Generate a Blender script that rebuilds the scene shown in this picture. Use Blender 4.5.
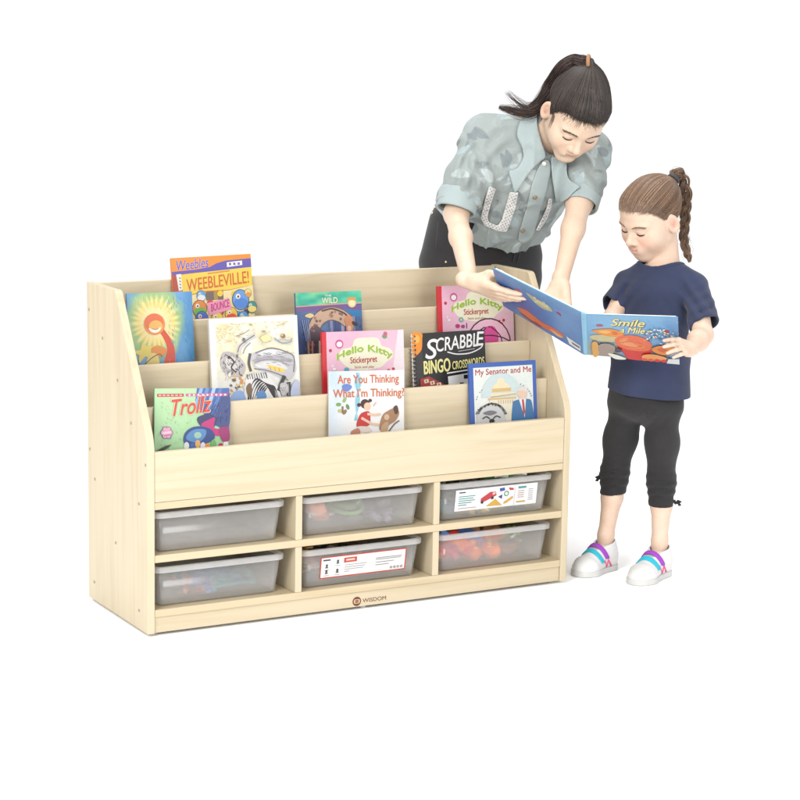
import bpy, bmesh, math, random
import numpy as np
from mathutils import Vector, Matrix

SC = bpy.context.scene
COL = SC.collection
for _o in list(bpy.data.objects):
    bpy.data.objects.remove(_o)
random.seed(4)

# ---------------------------------------------------------------- camera
CAM_POS = np.array([-1.90590893, -4.58377622, 1.43313604])
FOC = 2131.915 / 800.0          # focal length in frame widths
_yaw, _pitch, _roll = 0.5139316, -0.1711570, 0.0184999
_cy, _sy, _cp, _sp = math.cos(_yaw), math.sin(_yaw), math.cos(_pitch), math.sin(_pitch)
FWD = np.array([_sy * _cp, _cy * _cp, _sp])
_r0 = np.array([_cy, -_sy, 0.0])
_u0 = np.cross(_r0, FWD)
RGT = math.cos(_roll) * _r0 + math.sin(_roll) * _u0
UPV = -math.sin(_roll) * _r0 + math.cos(_roll) * _u0
cam_data = bpy.data.cameras.new('camera')
cam_data.sensor_width = 36.0
cam_data.lens = FOC * 36.0
cam_data.clip_start = 0.1
cam_data.clip_end = 200.0
cam = bpy.data.objects.new('camera', cam_data)
COL.objects.link(cam)
cam.matrix_world = Matrix((
    (RGT[0], UPV[0], -FWD[0], CAM_POS[0]),
    (RGT[1], UPV[1], -FWD[1], CAM_POS[1]),
    (RGT[2], UPV[2], -FWD[2], CAM_POS[2]),
    (0, 0, 0, 1)))
SC.camera = cam

# ---------------------------------------------------------------- white studio world, soft boxes, exposure
world = bpy.data.worlds.new('World')
SC.world = world
world.use_nodes = True
world.node_tree.nodes['Background'].inputs['Color'].default_value = (1.0, 1.0, 1.0, 1)
world.node_tree.nodes['Background'].inputs['Strength'].default_value = 1.05


def softbox(name, loc, target, size, power, col=(1, 1, 1)):
    l = bpy.data.lights.new(name, 'AREA')
    l.shape = 'SQUARE'
    l.size = size
    l.energy = power
    l.color = col
    o = bpy.data.objects.new(name, l)
    COL.objects.link(o)
    o.location = loc
    d = Vector(target) - Vector(loc)
    o.rotation_euler = d.to_track_quat('-Z', 'Y').to_euler()
    return o


softbox('softbox_key', (-3.2, -2.4, 3.2), (0.6, 0.2, 0.5), 2.0, 230, (1, 0.985, 0.96))
softbox('softbox_fill', (0.9, -4.6, 1.7), (1.0, 0.2, 0.4), 1.8, 105, (1, 0.99, 0.98))
softbox('softbox_top', (1.0, 0.6, 4.2), (0.9, 0.2, 0.0), 2.6, 100, (1, 1, 1))

SC.view_settings.view_transform = 'Standard'
SC.view_settings.look = 'None'
SC.view_settings.exposure = 0.0
SC.view_settings.gamma = 1.0
SC.render.engine = 'CYCLES'
SC.cycles.use_denoising = True
SC.cycles.max_bounces = 10
SC.cycles.transmission_bounces = 10
SC.cycles.transparent_max_bounces = 12
SC.cycles.caustics_reflective = False
SC.cycles.caustics_refractive = True
SC.cycles.blur_glossy = 0.5


# ---------------------------------------------------------------- general helpers
def ray(px, py):
    return FWD + RGT * ((px - 400.0) / 800.0 / FOC) - UPV * ((py - 400.0) / 800.0 / FOC)


def at(px, py, z):
    """point seen at photo position (px, py), z metres in front of the lens plane"""
    return CAM_POS + ray(px, py) * z


def on_plane(px, py, p0, n):
    d = ray(px, py)
    return CAM_POS + d * (np.dot(np.asarray(p0) - CAM_POS, n) / np.dot(d, n))


FLOOR = -0.008


def on_floor(px, py, z=FLOOR):
    return on_plane(px, py, (0, 0, z), np.array([0, 0, 1.0]))


def depth_of(p):
    return float(np.dot(np.asarray(p) - CAM_POS, FWD))


def lin(c):
    """sRGB 0-255 to linear"""
    o = []
    for v in c[:3]:
        v = v / 255.0
        o.append(v / 12.92 if v <= 0.04045 else ((v + 0.055) / 1.055) ** 2.4)
    return tuple(o)


def nrm(v):
    v = np.asarray(v, float)
    return v / np.linalg.norm(v)


def link(name, me, mat=None, parent=None, smooth=False):
    o = bpy.data.objects.new(name, me)
    COL.objects.link(o)
    if mat is not None:
        for m in (mat if isinstance(mat, (list, tuple)) else [mat]):
            me.materials.append(m)
    if parent is not None:
        o.parent = parent
    if smooth:
        me.polygons.foreach_set('use_smooth', np.ones(len(me.polygons), dtype=bool))
    return o


def bm_obj(name, bm, mat=None, parent=None, smooth=False):
    me = bpy.data.meshes.new(name)
    bm.normal_update()
    bm.to_mesh(me)
    bm.free()
    return link(name, me, mat, parent, smooth)


def tag(o, label=None, cat=None, group=None, kind=None):
    if label: o['label'] = label
    if cat: o['category'] = cat
    if group: o['group'] = group
    if kind: o['kind'] = kind
    return o


def empty(name, loc=(0, 0, 0), mat=None):
    o = bpy.data.objects.new(name, None)
    COL.objects.link(o)
    o.empty_display_size = 0.05
    if mat is not None:
        o.matrix_world = mat
    else:
        o.location = loc
    return o


def box_bm(lo, hi, bevel=0.0015, bm=None):
    bm = bm or bmesh.new()
    r = bmesh.ops.create_cube(bm, size=1.0)
    vs = r['verts']
    for v in vs:
        v.co = Vector([(lo[i] + hi[i]) / 2 + v.co[i] * (hi[i] - lo[i]) for i in range(3)])
    if bevel:
        es = list({e for v in vs for e in v.link_edges})
        bmesh.ops.bevel(bm, geom=es, offset=bevel, segments=2, affect='EDGES', profile=0.6)
    return bm


def prism_bm(pts, x0, x1, bevel=0.0015):
    """(y, z) outline extruded along x"""
    bm = bmesh.new()
    a = [bm.verts.new((x0, p[0], p[1])) for p in pts]
    b = [bm.verts.new((x1, p[0], p[1])) for p in pts]
    n = len(pts)
    bm.faces.new(a)
    bm.faces.new(list(reversed(b)))
    for i in range(n):
        bm.faces.new((a[(i + 1) % n], a[i], b[i], b[(i + 1) % n]))
    bmesh.ops.recalc_face_normals(bm, faces=bm.faces[:])
    if bevel:
        es = [e for e in bm.edges if abs(e.verts[0].co.x - e.verts[1].co.x) < 1e-6]
        bmesh.ops.bevel(bm, geom=es, offset=bevel, segments=2, affect='EDGES', profile=0.6)
    return bm


def tube_bm(pts, rad, seg=8, bm=None, closed=False, caps=True):
    bm = bm or bmesh.new()
    pts = [np.asarray(p, float) for p in pts]
    n = len(pts)
    rads = rad if hasattr(rad, '__len__') else [rad] * n
    rings = []
    prev = None
    for i, p in enumerate(pts):
        t = nrm(pts[min(i + 1, n - 1)] - pts[max(i - 1, 0)]) if not closed else nrm(pts[(i + 1) % n] - pts[i - 1])
        if prev is None:
            h = np.array([0, 0, 1.0]) if abs(t[2]) < 0.9 else np.array([1.0, 0, 0])
            s = nrm(np.cross(t, h))
        else:
            s = nrm(prev - t * np.dot(prev, t))
        prev = s
        w = np.cross(t, s)
        rings.append([bm.verts.new(p + rads[i] * (math.cos(a) * s + math.sin(a) * w))
                      for a in [2 * math.pi * k / seg for k in range(seg)]])
    m = n if closed else n - 1
    for i in range(m):
        A, B = rings[i], rings[(i + 1) % n]
        for k in range(seg):
            bm.faces.new((A[k], A[(k + 1) % seg], B[(k + 1) % seg], B[k]))
    if caps and not closed:
        bm.faces.new(list(reversed(rings[0])))
        bm.faces.new(rings[-1])
    return bm


def catmull(pts, n=8):
    P = [np.asarray(p, float) for p in pts]
    P = [2 * P[0] - P[1]] + P + [2 * P[-1] - P[-2]]
    o = []
    for i in range(1, len(P) - 2):
        for k in range(n):
            t = k / n
            a, b, c, d = P[i - 1], P[i], P[i + 1], P[i + 2]
            o.append(0.5 * (2 * b + (c - a) * t + (2 * a - 5 * b + 4 * c - d) * t * t + (3 * b - a - 3 * c + d) * t ** 3))
    o.append(P[-2])
    return o


# ---------------------------------------------------------------- materials
class NT:
    def __init__(self, name):
        self.m = bpy.data.materials.new(name)
        self.m.use_nodes = True
        self.t = self.m.node_tree
        self.b = self.t.nodes['Principled BSDF']

    def n(self, typ, **kw):
        x = self.t.nodes.new(typ)
        for k, v in kw.items():
            if k in x.inputs:
                x.inputs[k].default_value = v
            else:
                setattr(x, k, v)
        return x

    def l(self, a, b):
        self.t.links.new(a, b)

    def ramp(self, stops):
        r = self.n('ShaderNodeValToRGB')
        e = r.color_ramp.elements
        while len(e) < len(stops):
            e.new(0.5)
        for i, (p, c) in enumerate(stops):
            e[i].position = p
            e[i].color = (*c, 1)
        return r


def mat_plain(name, col, rough=0.5, spec=0.5, metal=0.0, bump=0.0, bscale=200.0, var=0.06, coat=0.0):
    k = NT(name)
    tc = k.n('ShaderNodeTexCoord')
    nz = k.n('ShaderNodeTexNoise', Scale=bscale, Detail=4.0)
    k.l(tc.outputs['Object'], nz.inputs['Vector'])
    r = k.ramp([(0.3, tuple(c * (1 - var) for c in col)), (0.7, tuple(min(1, c * (1 + var)) for c in col))])
    k.l(nz.outputs['Fac'], r.inputs['Fac'])
    k.l(r.outputs['Color'], k.b.inputs['Base Color'])
    k.b.inputs['Roughness'].default_value = rough
    k.b.inputs['Specular IOR Level'].default_value = spec
    k.b.inputs['Metallic'].default_value = metal
    k.b.inputs['Coat Weight'].default_value = coat
    if bump:
        b = k.n('ShaderNodeBump', Strength=bump, Distance=0.001)
        k.l(nz.outputs['Fac'], b.inputs['Height'])
        k.l(b.outputs['Normal'], k.b.inputs['Normal'])
    return k.m


def mat_attr(name, rough=0.4, spec=0.4, coat=0.0, bump=0.0, bscale=300.0, sss=0.0, aniso=0.0, sheen=0.0, var=0.05):
    k = NT(name)
    a = k.n('ShaderNodeAttribute', attribute_name='Col')
    tc = k.n('ShaderNodeTexCoord')
    nz = k.n('ShaderNodeTexNoise', Scale=bscale, Detail=3.0)
    k.l(tc.outputs['Object'], nz.inputs['Vector'])
    r = k.ramp([(0.3, (1 - var,) * 3), (0.7, (1 + var,) * 3)])
    k.l(nz.outputs['Fac'], r.inputs['Fac'])
    mx = k.n('ShaderNodeMix', data_type='RGBA', blend_type='MULTIPLY')
    mx.inputs['Factor'].default_value = 1.0
    k.l(a.outputs['Color'], mx.inputs['A'])
    k.l(r.outputs['Color'], mx.inputs['B'])
    k.l(mx.outputs['Result'], k.b.inputs['Base Color'])
    k.b.inputs['Roughness'].default_value = rough
    k.b.inputs['Specular IOR Level'].default_value = spec
    k.b.inputs['Coat Weight'].default_value = coat
    k.b.inputs['Sheen Weight'].default_value = sheen
    if aniso:
        k.b.inputs['Anisotropic'].default_value = aniso
    if sss:
        k.b.inputs['Subsurface Weight'].default_value = sss
        k.b.inputs['Subsurface Radius'].default_value = (1.0, 0.35, 0.2)
        k.b.inputs['Subsurface Scale'].default_value = 0.006
    if bump:
        b = k.n('ShaderNodeBump', Strength=bump, Distance=0.001)
        k.l(nz.outputs['Fac'], b.inputs['Height'])
        k.l(b.outputs['Normal'], k.b.inputs['Normal'])
    return k.m


def mat_wood(name, axis, tone=1.0, warm=0.0):
    """pale maple laminate, grain along `axis`"""
    k = NT(name)
    tc = k.n('ShaderNodeTexCoord')
    oi = k.n('ShaderNodeObjectInfo')
    mp = k.n('ShaderNodeMapping')
    sc = [52.0, 52.0, 52.0]
    sc[axis] = 2.2
    mp.inputs['Scale'].default_value = sc
    k.l(tc.outputs['Object'], mp.inputs['Vector'])
    ofs = k.n('ShaderNodeVectorMath', operation='SCALE')
    ofs.inputs[0].default_value = (37.0, 53.0, 29.0)
    k.l(oi.outputs['Random'], ofs.inputs['Scale'])
    k.l(ofs.outputs['Vector'], mp.inputs['Location'])
    n1 = k.n('ShaderNodeTexNoise', Scale=1.0, Detail=6.0, Roughness=0.62, Distortion=0.6)
    k.l(mp.outputs['Vector'], n1.inputs['Vector'])
    mp2 = k.n('ShaderNodeMapping')
    sc2 = [7.0, 7.0, 7.0]
    sc2[axis] = 0.55
    mp2.inputs['Scale'].default_value = sc2
    k.l(tc.outputs['Object'], mp2.inputs['Vector'])
    k.l(ofs.outputs['Vector'], mp2.inputs['Location'])
    n2 = k.n('ShaderNodeTexNoise', Scale=1.0, Detail=2.0, Distortion=1.2)
    k.l(mp2.outputs['Vector'], n2.inputs['Vector'])
    # cathedral figure: bands of a warped slow noise
    bw = k.n('ShaderNodeMath', operation='MULTIPLY')
    bw.inputs[1].default_value = 11.0
    k.l(n2.outputs['Fac'], bw.inputs[0])
    fr = k.n('ShaderNodeMath', operation='PINGPONG')
    fr.inputs[1].default_value = 1.0
    k.l(bw.outputs[0], fr.inputs[0])
    mixf = k.n('ShaderNodeMix', data_type='FLOAT')
    mixf.inputs['Factor'].default_value = 0.22
    k.l(n1.outputs['Fac'], mixf.inputs['A'])
    k.l(fr.outputs[0], mixf.inputs['B'])
    base = np.array([0.457, 0.388, 0.272]) * tone * np.array([1, 1 - 0.03 * warm, 1 - 0.1 * warm])
    r = k.ramp([(0.25, tuple(base * [0.90, 0.87, 0.81])), (0.52, tuple(base)), (0.8, tuple(np.minimum(base * [1.04, 1.05, 1.08], 1)))])
    k.l(mixf.outputs['Result'], r.inputs['Fac'])
    k.l(r.outputs['Color'], k.b.inputs['Base Color'])
    k.b.inputs['Roughness'].default_value = 0.42
    k.b.inputs['Specular IOR Level'].default_value = 0.35
    b = k.n('ShaderNodeBump', Strength=0.10, Distance=0.001)
    k.l(n1.outputs['Fac'], b.inputs['Height'])
    k.l(b.outputs['Normal'], k.b.inputs['Normal'])
    return k.m


WOOD_X = mat_wood('maple_wood_lengthwise', 0)
WOOD_Z = mat_wood('maple_wood_upright', 2)
WOOD_E = mat_wood('maple_edge_band', 0, 0.97, 0.8)
M_PRINT = mat_attr('printed_paper', rough=0.33, spec=0.45, coat=0.15, bscale=90, var=0.025)
M_PAPER = mat_plain('book_pages', (0.72, 0.69, 0.62), 0.8, 0.2, bump=0.3, bscale=600)
M_METAL = mat_plain('brushed_metal', (0.45, 0.44, 0.42), 0.35, 0.5, 0.9)

# ---------------------------------------------------------------- floor
bm = bmesh.new()
bmesh.ops.create_grid(bm, x_segments=40, y_segments=40, size=30)
for v in bm.verts:
    v.co.z = FLOOR
M_FLOOR = mat_plain('white_studio_floor', (0.97, 0.97, 0.97), 0.6, 0.1, bscale=30, var=0.005)
tag(bm_obj('floor', bm, M_FLOOR), 'seamless white studio floor under the bookshelf and both people', 'floor', kind='structure')

# ================================================================ bookshelf
W, D, H, T = 1.2, 0.387, 0.8064, 0.0195
Y1, ZK = 0.198, 0.468
Z_FB, Z_FT = 0.3206, 0.442            # front book board
BOARD_Y = [0.0015, 0.090, 0.178, 0.272]   # front faces of the four stepped boards, front to back
BOARD_Z = [0.442, 0.533, 0.622, 0.713]
BOARD_T = 0.016
TIER_Z = [0.340, 0.425, 0.512, 0.600]
BACK_Y = 0.369                        # front face of the back panel

shelf = empty('bookshelf', (W / 2, 0, 0))
tag(shelf, 'pale maple display bookshelf with four stepped book tiers above six tray compartments', 'bookshelf')


def spart(name, bm, mat, parent=None, smooth=False):
    o = bm_obj(name, bm, mat, None, smooth)
    p = parent or shelf
    o.parent = p
    if p is shelf:
        o.matrix_parent_inverse = Matrix.Translation((-W / 2, 0, 0))
    return o


def side_outline():
    pts = [(0.0, 0.0), (D, 0.0), (D, H)]

    def rnd(p, a, b, r, n=6):
        p, a, b = map(lambda q: np.array(q, float), (p, a, b))
        s, e = p + nrm(a - p) * r, p + nrm(b - p) * r
        return [tuple((1 - t) ** 2 * s + 2 * t * (1 - t) * p + t * t * e) for t in np.linspace(0, 1, n)]
    pts += rnd((Y1, H), (D, H), (0, ZK), 0.012)
    pts += rnd((0, ZK), (Y1, H), (0, 0), 0.03)
    return pts


M_CAP = mat_plain('screw_cap_grey', (0.25, 0.22, 0.17), 0.5)
SCREWS = [(0.281, 0.679), (0.184, 0.589), (0.099, 0.498), (0.371, 0.386), (0.338, 0.315), (0.0095, 0.412),
          (0.051, 0.310), (0.346, 0.048), (0.052, 0.047), (0.371, 0.739), (0.20, 0.182)]
for x0, side in ((0.0, -1), (W - T, 1)):
    sp = spart('side_panel', prism_bm(side_outline(), x0, x0 + T, 0.0022), WOOD_Z)
    for (sy, sz) in SCREWS:
        b = bmesh.new()
        xs = x0 if side < 0 else x0 + T
        bmesh.ops.create_cone(b, cap_ends=True, segments=14, radius1=0.0040, radius2=0.0036, depth=0.002,
                              matrix=Matrix.Translation((xs + side * 0.0002, sy, sz)) @ Matrix.Rotation(math.pi / 2 * side, 4, 'Y'))
        c = spart('screw_cap', b, M_CAP, sp)

spart('back_panel', box_bm((T, BACK_Y, 0.0), (W - T, D - 0.002, H - 0.002)), WOOD_X)
for i in range(4):
    y0, z1 = BOARD_Y[i], BOARD_Z[i]
    zb = Z_FB + 0.0004 if i == 0 else TIER_Z[i - 1] - 0.0
    spart('front_board' if i == 0 else 'display_board', box_bm((T + 0.0006, y0, zb), (W - T - 0.0006, y0 + BOARD_T, z1)), WOOD_X)
for i in range(4):
    y0 = BOARD_Y[i] + BOARD_T + 0.0003
    y1 = (BOARD_Y[i + 1] if i < 3 else BACK_Y) - 0.0003
    spart('book_ledge', box_bm((T + 0.0006, y0, TIER_Z[i] - 0.015), (W - T - 0.0006, y1, TIER_Z[i]), 0.0008), WOOD_X)
Z_SH = [(0.3027, 0.3204), (0.1732, 0.1912), (0.0392, 0.0572)]
for (z0, z1) in Z_SH:
    spart('shelf', box_bm((T + 0.0004, 0.0012, z0), (W - T - 0.0004, BACK_Y - 0.0004, z1)), WOOD_E)
CW = (W - 2 * T - 2 * 0.018) / 3
COMP_X = [T + i * (CW + 0.018) for i in range(3)]
for i in (1, 2):
    xd = COMP_X[i] - 0.018
    for (zb, zt) in ((Z_SH[1][1], Z_SH[0][0]), (Z_SH[2][1], Z_SH[1][0])):
        spart('divider', box_bm((xd, 0.002, zb + 0.0003), (xd + 0.018, BACK_Y - 0.0006, zt - 0.0003), 0.0012), WOOD_Z)
base = spart('base_board', box_bm((T + 0.0004, 0.0050, 0.0), (W - T - 0.0004, 0.021, Z_SH[2][0] - 0.0004)), WOOD_X)
M_FOOT = mat_plain('grey_rubber', (0.35, 0.35, 0.35), 0.6)
for (fx, fy) in ((0.03, 0.03), (W - 0.03, 0.03), (0.03, D - 0.03), (W - 0.03, D - 0.03), (0.595, 0.022)):
    b = bmesh.new()
    bmesh.ops.create_cone(b, cap_ends=True, segments=16, radius1=0.008, radius2=0.010, depth=-FLOOR - 0.0002,
                          matrix=Matrix.Translation((fx, fy, FLOOR / 2)))
    spart('foot', b, M_FOOT)


# ================================================================ flat printed artwork
_glyphs = {}


def text_geo(s, bold=0.0, shear=0.0, spacing=1.0):
    key = (s, bold, shear, spacing)
    if key in _glyphs:
        return _glyphs[key]
    cu = bpy.data.curves.new('lettering', 'FONT')
    cu.body = s
    cu.size = 1.0
    cu.offset = bold
    cu.shear = shear
    cu.space_character = spacing
    cu.resolution_u = 4
    cu.fill_mode = 'FRONT' if hasattr(cu, 'fill_mode') and False else cu.fill_mode
    ob = bpy.data.objects.new('lettering', cu)
    COL.objects.link(ob)
    dg = bpy.context.evaluated_depsgraph_get()
    me = bpy.data.meshes.new_from_object(ob.evaluated_get(dg))
    v = np.array([x.co[:2] for x in me.vertices]) if len(me.vertices) else np.zeros((0, 2))
    f = [tuple(p.vertices) for p in me.polygons if abs(p.normal.z) > 0.5]
    bpy.data.objects.remove(ob)
    bpy.data.meshes.remove(me)
    bpy.data.curves.remove(cu)
    _glyphs[key] = (v, f)
    return v, f


class Art:
    """printed shapes on a flat sheet; (a, b) run over the visible part of a cover, a to the right, b down from the top"""

    def __init__(self, w, h, hv, x0=0.0, step=0.00004):
        self.w, self.h, self.hv, self.x0, self.step = w, h, hv, x0, step
        self.V, self.F, self.C = [], [], []
        self.z = step

    def P(self, a, b):
        return (self.x0 + a * self.w, self.h - b * self.hv)

    def _raw(self, pts, faces, cols):
        n = len(self.V)
        self.V += [(p[0], p[1], self.z) for p in pts]
        for f, c in zip(faces, cols):
            self.F.append(tuple(n + i for i in f))
            self.C.append(c)

    def up(self):
        self.z += self.step

    def poly(self, ab, c, up=True):
        pts = [self.P(*q) for q in ab]
        ar = sum(pts[i - 1][0] * pts[i][1] - pts[i][0] * pts[i - 1][1] for i in range(len(pts)))
        if ar < 0:
            pts = pts[::-1]
        self._raw(pts, [tuple(range(len(pts)))], [lin(c)])
        if up: self.up()

    def rect(self, a0, b0, a1, b1, c, up=True):
        self.poly([(a0, b0), (a1, b0), (a1, b1), (a0, b1)], c, up)

    def ell(self, a, b, ra, rb, c, rot=0, n=22, lo=0, hi=2 * math.pi, up=True, square=False):
        """ra, rb in fractions of the width"""
        cx, cy = self.P(a, b)
        pts = []
        for k in range(n):
            t = lo + (hi - lo) * k / (n if hi - lo > 6.28 else n - 1)
            x, y = ra * self.w * math.cos(t), rb * self.w * math.sin(t)
            pts.append((cx + x * math.cos(rot) - y * math.sin(rot), cy + x * math.sin(rot) + y * math.cos(rot)))
        self._raw(pts, [tuple(range(len(pts)))], [lin(c)])
        if up: self.up()

    def line(self, ab, wd, c, up=True, closed=False):
        pts = [np.array(self.P(*q)) for q in ab]
        n = len(pts)
        L, R = [], []
        for i in range(n):
            if closed:
                t = nrm(pts[(i + 1) % n] - pts[i - 1] + 1e-9)
            else:
                t = nrm(pts[min(i + 1, n - 1)] - pts[max(i - 1, 0)] + 1e-9)
            s = np.array([-t[1], t[0]])
            k = wd[i] if hasattr(wd, '__len__') else wd
            L.append(pts[i] + s * k * self.w / 2)
            R.append(pts[i] - s * k * self.w / 2)
        V = [tuple(p) for p in L] + [tuple(p) for p in R]
        F = [(n + i, n + (i + 1) % n, (i + 1) % n, i) for i in range(n if closed else n - 1)]
        self._raw(V, F, [lin(c)] * len(F))
        if up: self.up()

    def curve(self, ab, wd, c, k=6):
        p = catmull([(q[0], q[1], 0) for q in ab], k)
        self.line([(q[0], q[1]) for q in p], wd, c)

    def blob(self, ab, c, k=5):
        ab = list(ab)
        q = catmull([(p[0], p[1], 0) for p in (ab + ab[:3])], k)
        q = q[k:k + len(ab) * k]
        self.poly([(p[0], p[1]) for p in q], c)

    def text(self, s, a0, b0, a1, b1, c, bold=0.0, shear=0.0, rise=0.0, arc=0.0, rot=None, spacing=1.0, capbox=True):
        if bold > 0:
            d = bold * 0.55 * abs(b1 - b0) * self.hv / self.w
            e = bold * 0.55 * abs(b1 - b0)
            for (p, q) in ((-1, 0), (1, 0), (0, -1), (0, 1)):
                self.text(s, a0 + p * d, b0 + q * e, a1 + p * d, b1 + q * e, c, 0, shear, rise, arc, rot, spacing)
            return
        v, f = text_geo(s, 0.0, shear, spacing)
        if not len(v): return
        lo, hi = v.min(0), v.max(0)
        u = (v - lo) / np.maximum(hi - lo, 1e-6)
        out = []
        for x, y in u:
            a = a0 + (a1 - a0) * x
            b = b1 + (b0 - b1) * y - rise * x - arc * (1 - (2 * x - 1) ** 2)
            out.append(self.P(a, b))
        self._raw(out, f, [lin(c)] * len(f))
        self.up()

    def strokes(self, n, a0, b0, a1, b1, ln, wd, cols, ang, k, seed):
        rn = random.Random(seed)
        for i in range(n):
            a, b, t = rn.uniform(a0, a1), rn.uniform(b0, b1), ang + rn.uniform(-k, k)
            self.line([(a, b), (a + ln * math.cos(t), b + ln * math.sin(t))], wd, rn.choice(cols), up=(i % 10 == 9))
        self.up()

    def grid(self, fn, na=30, nb=30, a0=0, b0=0, a1=1, b1=1):
        V, F, C = [], [], []
        for j in range(nb + 1):
            for i in range(na + 1):
                V.append(self.P(a0 + (a1 - a0) * i / na, b0 + (b1 - b0) * j / nb))
        cols = [[lin(fn(a0 + (a1 - a0) * i / na, b0 + (b1 - b0) * j / nb)) for i in range(na + 1)] for j in range(nb + 1)]
        for j in range(nb):
            for i in range(na):
                q = j * (na + 1) + i
                F.append((q + na + 1, q + na + 2, q + 1, q))
                C.append([cols[j + 1][i], cols[j + 1][i + 1], cols[j][i + 1], cols[j][i]])
        self._raw(V, F, C)
        self.up()

    def build(self, name, parent, mat=None, gain=0.52):
        me = bpy.data.meshes.new(name)
        me.from_pydata(self.V, [], self.F)
        at_ = me.attributes.new('Col', 'FLOAT_COLOR', 'CORNER')
        buf = []
        for f, c in zip(self.F, self.C):
            if isinstance(c, list):
                for q in c: buf += [q[0] * gain, q[1] * gain, q[2] * gain, 1]
            else:
                buf += [c[0] * gain, c[1] * gain, c[2] * gain, 1] * len(f)
        at_.data.foreach_set('color', buf)
        return link(name, me, mat or M_PRINT, parent)


def mixc(a, b, t):
    t = min(1, max(0, t))
    return tuple(a[i] * (1 - t) + b[i] * t for i in range(3))


def vnoise(x, y, seed=0):
    """smooth value noise"""
    def h(i, j):
        return ((math.sin(i * 127.1 + j * 311.7 + seed * 74.7) * 43758.5453) % 1.0)
    i, j = math.floor(x), math.floor(y)
    u, v = x - i, y - j
    u, v = u * u * (3 - 2 * u), v * v * (3 - 2 * v)
    return (h(i, j) * (1 - u) + h(i + 1, j) * u) * (1 - v) + (h(i, j + 1) * (1 - u) + h(i + 1, j + 1) * u) * v


# logo on the base board
_lx0, _lx1 = on_plane(352, 599, (0, 0.005, 0), np.array([0, 1.0, 0]))[0], on_plane(386, 597, (0, 0.005, 0), np.array([0, 1.0, 0]))[0]
lg = Art(_lx1 - _lx0, 0.030, 0.022, 0)
BR = (122, 62, 30)
lg.ell(0.14, 0.5, 0.125, 0.125, BR)
emb = Art(lg.w, lg.h, lg.hv)
emb.z = 0.0002
emb.blob([(0.06, 0.3), (0.14, 0.26), (0.22, 0.3), (0.22, 0.7), (0.14, 0.76), (0.06, 0.7)], (240, 205, 165))
for yy in (0.38, 0.5, 0.62):
    emb.line([(0.085, yy), (0.195, yy)], 0.018, BR)
emb.line([(0.14, 0.34), (0.14, 0.7)], 0.018, BR)
wt = Art(lg.w, lg.h, lg.hv)
wt.text('WISDOM', 0.31, 0.27, 1.0, 0.73, BR, bold=0.02)
M4 = Matrix.Translation((_lx0, 0.0047, 0.0145 - 0.019)) @ Matrix.Rotation(math.pi / 2, 4, 'X')
e0 = lg.build('emblem', None)
e1 = wt.build('lettering', None)
e2 = emb.build('emblem', None)
# join mark into emblem disc
bmj = bmesh.new()
bmj.from_mesh(e0.data)
bmj.from_mesh(e2.data)
bmj.to_mesh(e0.data)
bmj.free()
bpy.data.objects.remove(e2)
for e in (e0, e1):
    e.parent = base
    e.matrix_parent_inverse = Matrix.Identity(4)
    e.matrix_basis = M4


# ================================================================ tray bins
def rrect(w, d, r, n=5):
    pts = []
    for cx, cy, a0 in ((w / 2 - r, d / 2 - r, 0), (-w / 2 + r, d / 2 - r, 90), (-w / 2 + r, -d / 2 + r, 180), (w / 2 - r, -d / 2 + r, 270)):
        for k in range(n):
            a = math.radians(a0 + 90 * k / (n - 1))
            pts.append((cx + r * math.cos(a), cy + r * math.sin(a)))
    return pts


def loft_bm(loops, cap0=True, cap1=True, closed=False, bm=None):
    """loops: list of (w, d, r, z)"""
    bm = bm or bmesh.new()
    R = [[bm.verts.new((x, y, z)) for x, y in rrect(w, d, r)] for (w, d, r, z) in loops]
    n = len(R[0])
    for A, B in list(zip(R, R[1:])) + ([(R[-1], R[0])] if closed else []):
        for k in range(n):
            bm.faces.new((A[k], A[(k + 1) % n], B[(k + 1) % n], B[k]))
    if not closed:
        if cap0: bm.faces.new(list(reversed(R[0])))
        if cap1: bm.faces.new(R[-1])
    bmesh.ops.recalc_face_normals(bm, faces=bm.faces[:])
    return bm


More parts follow.
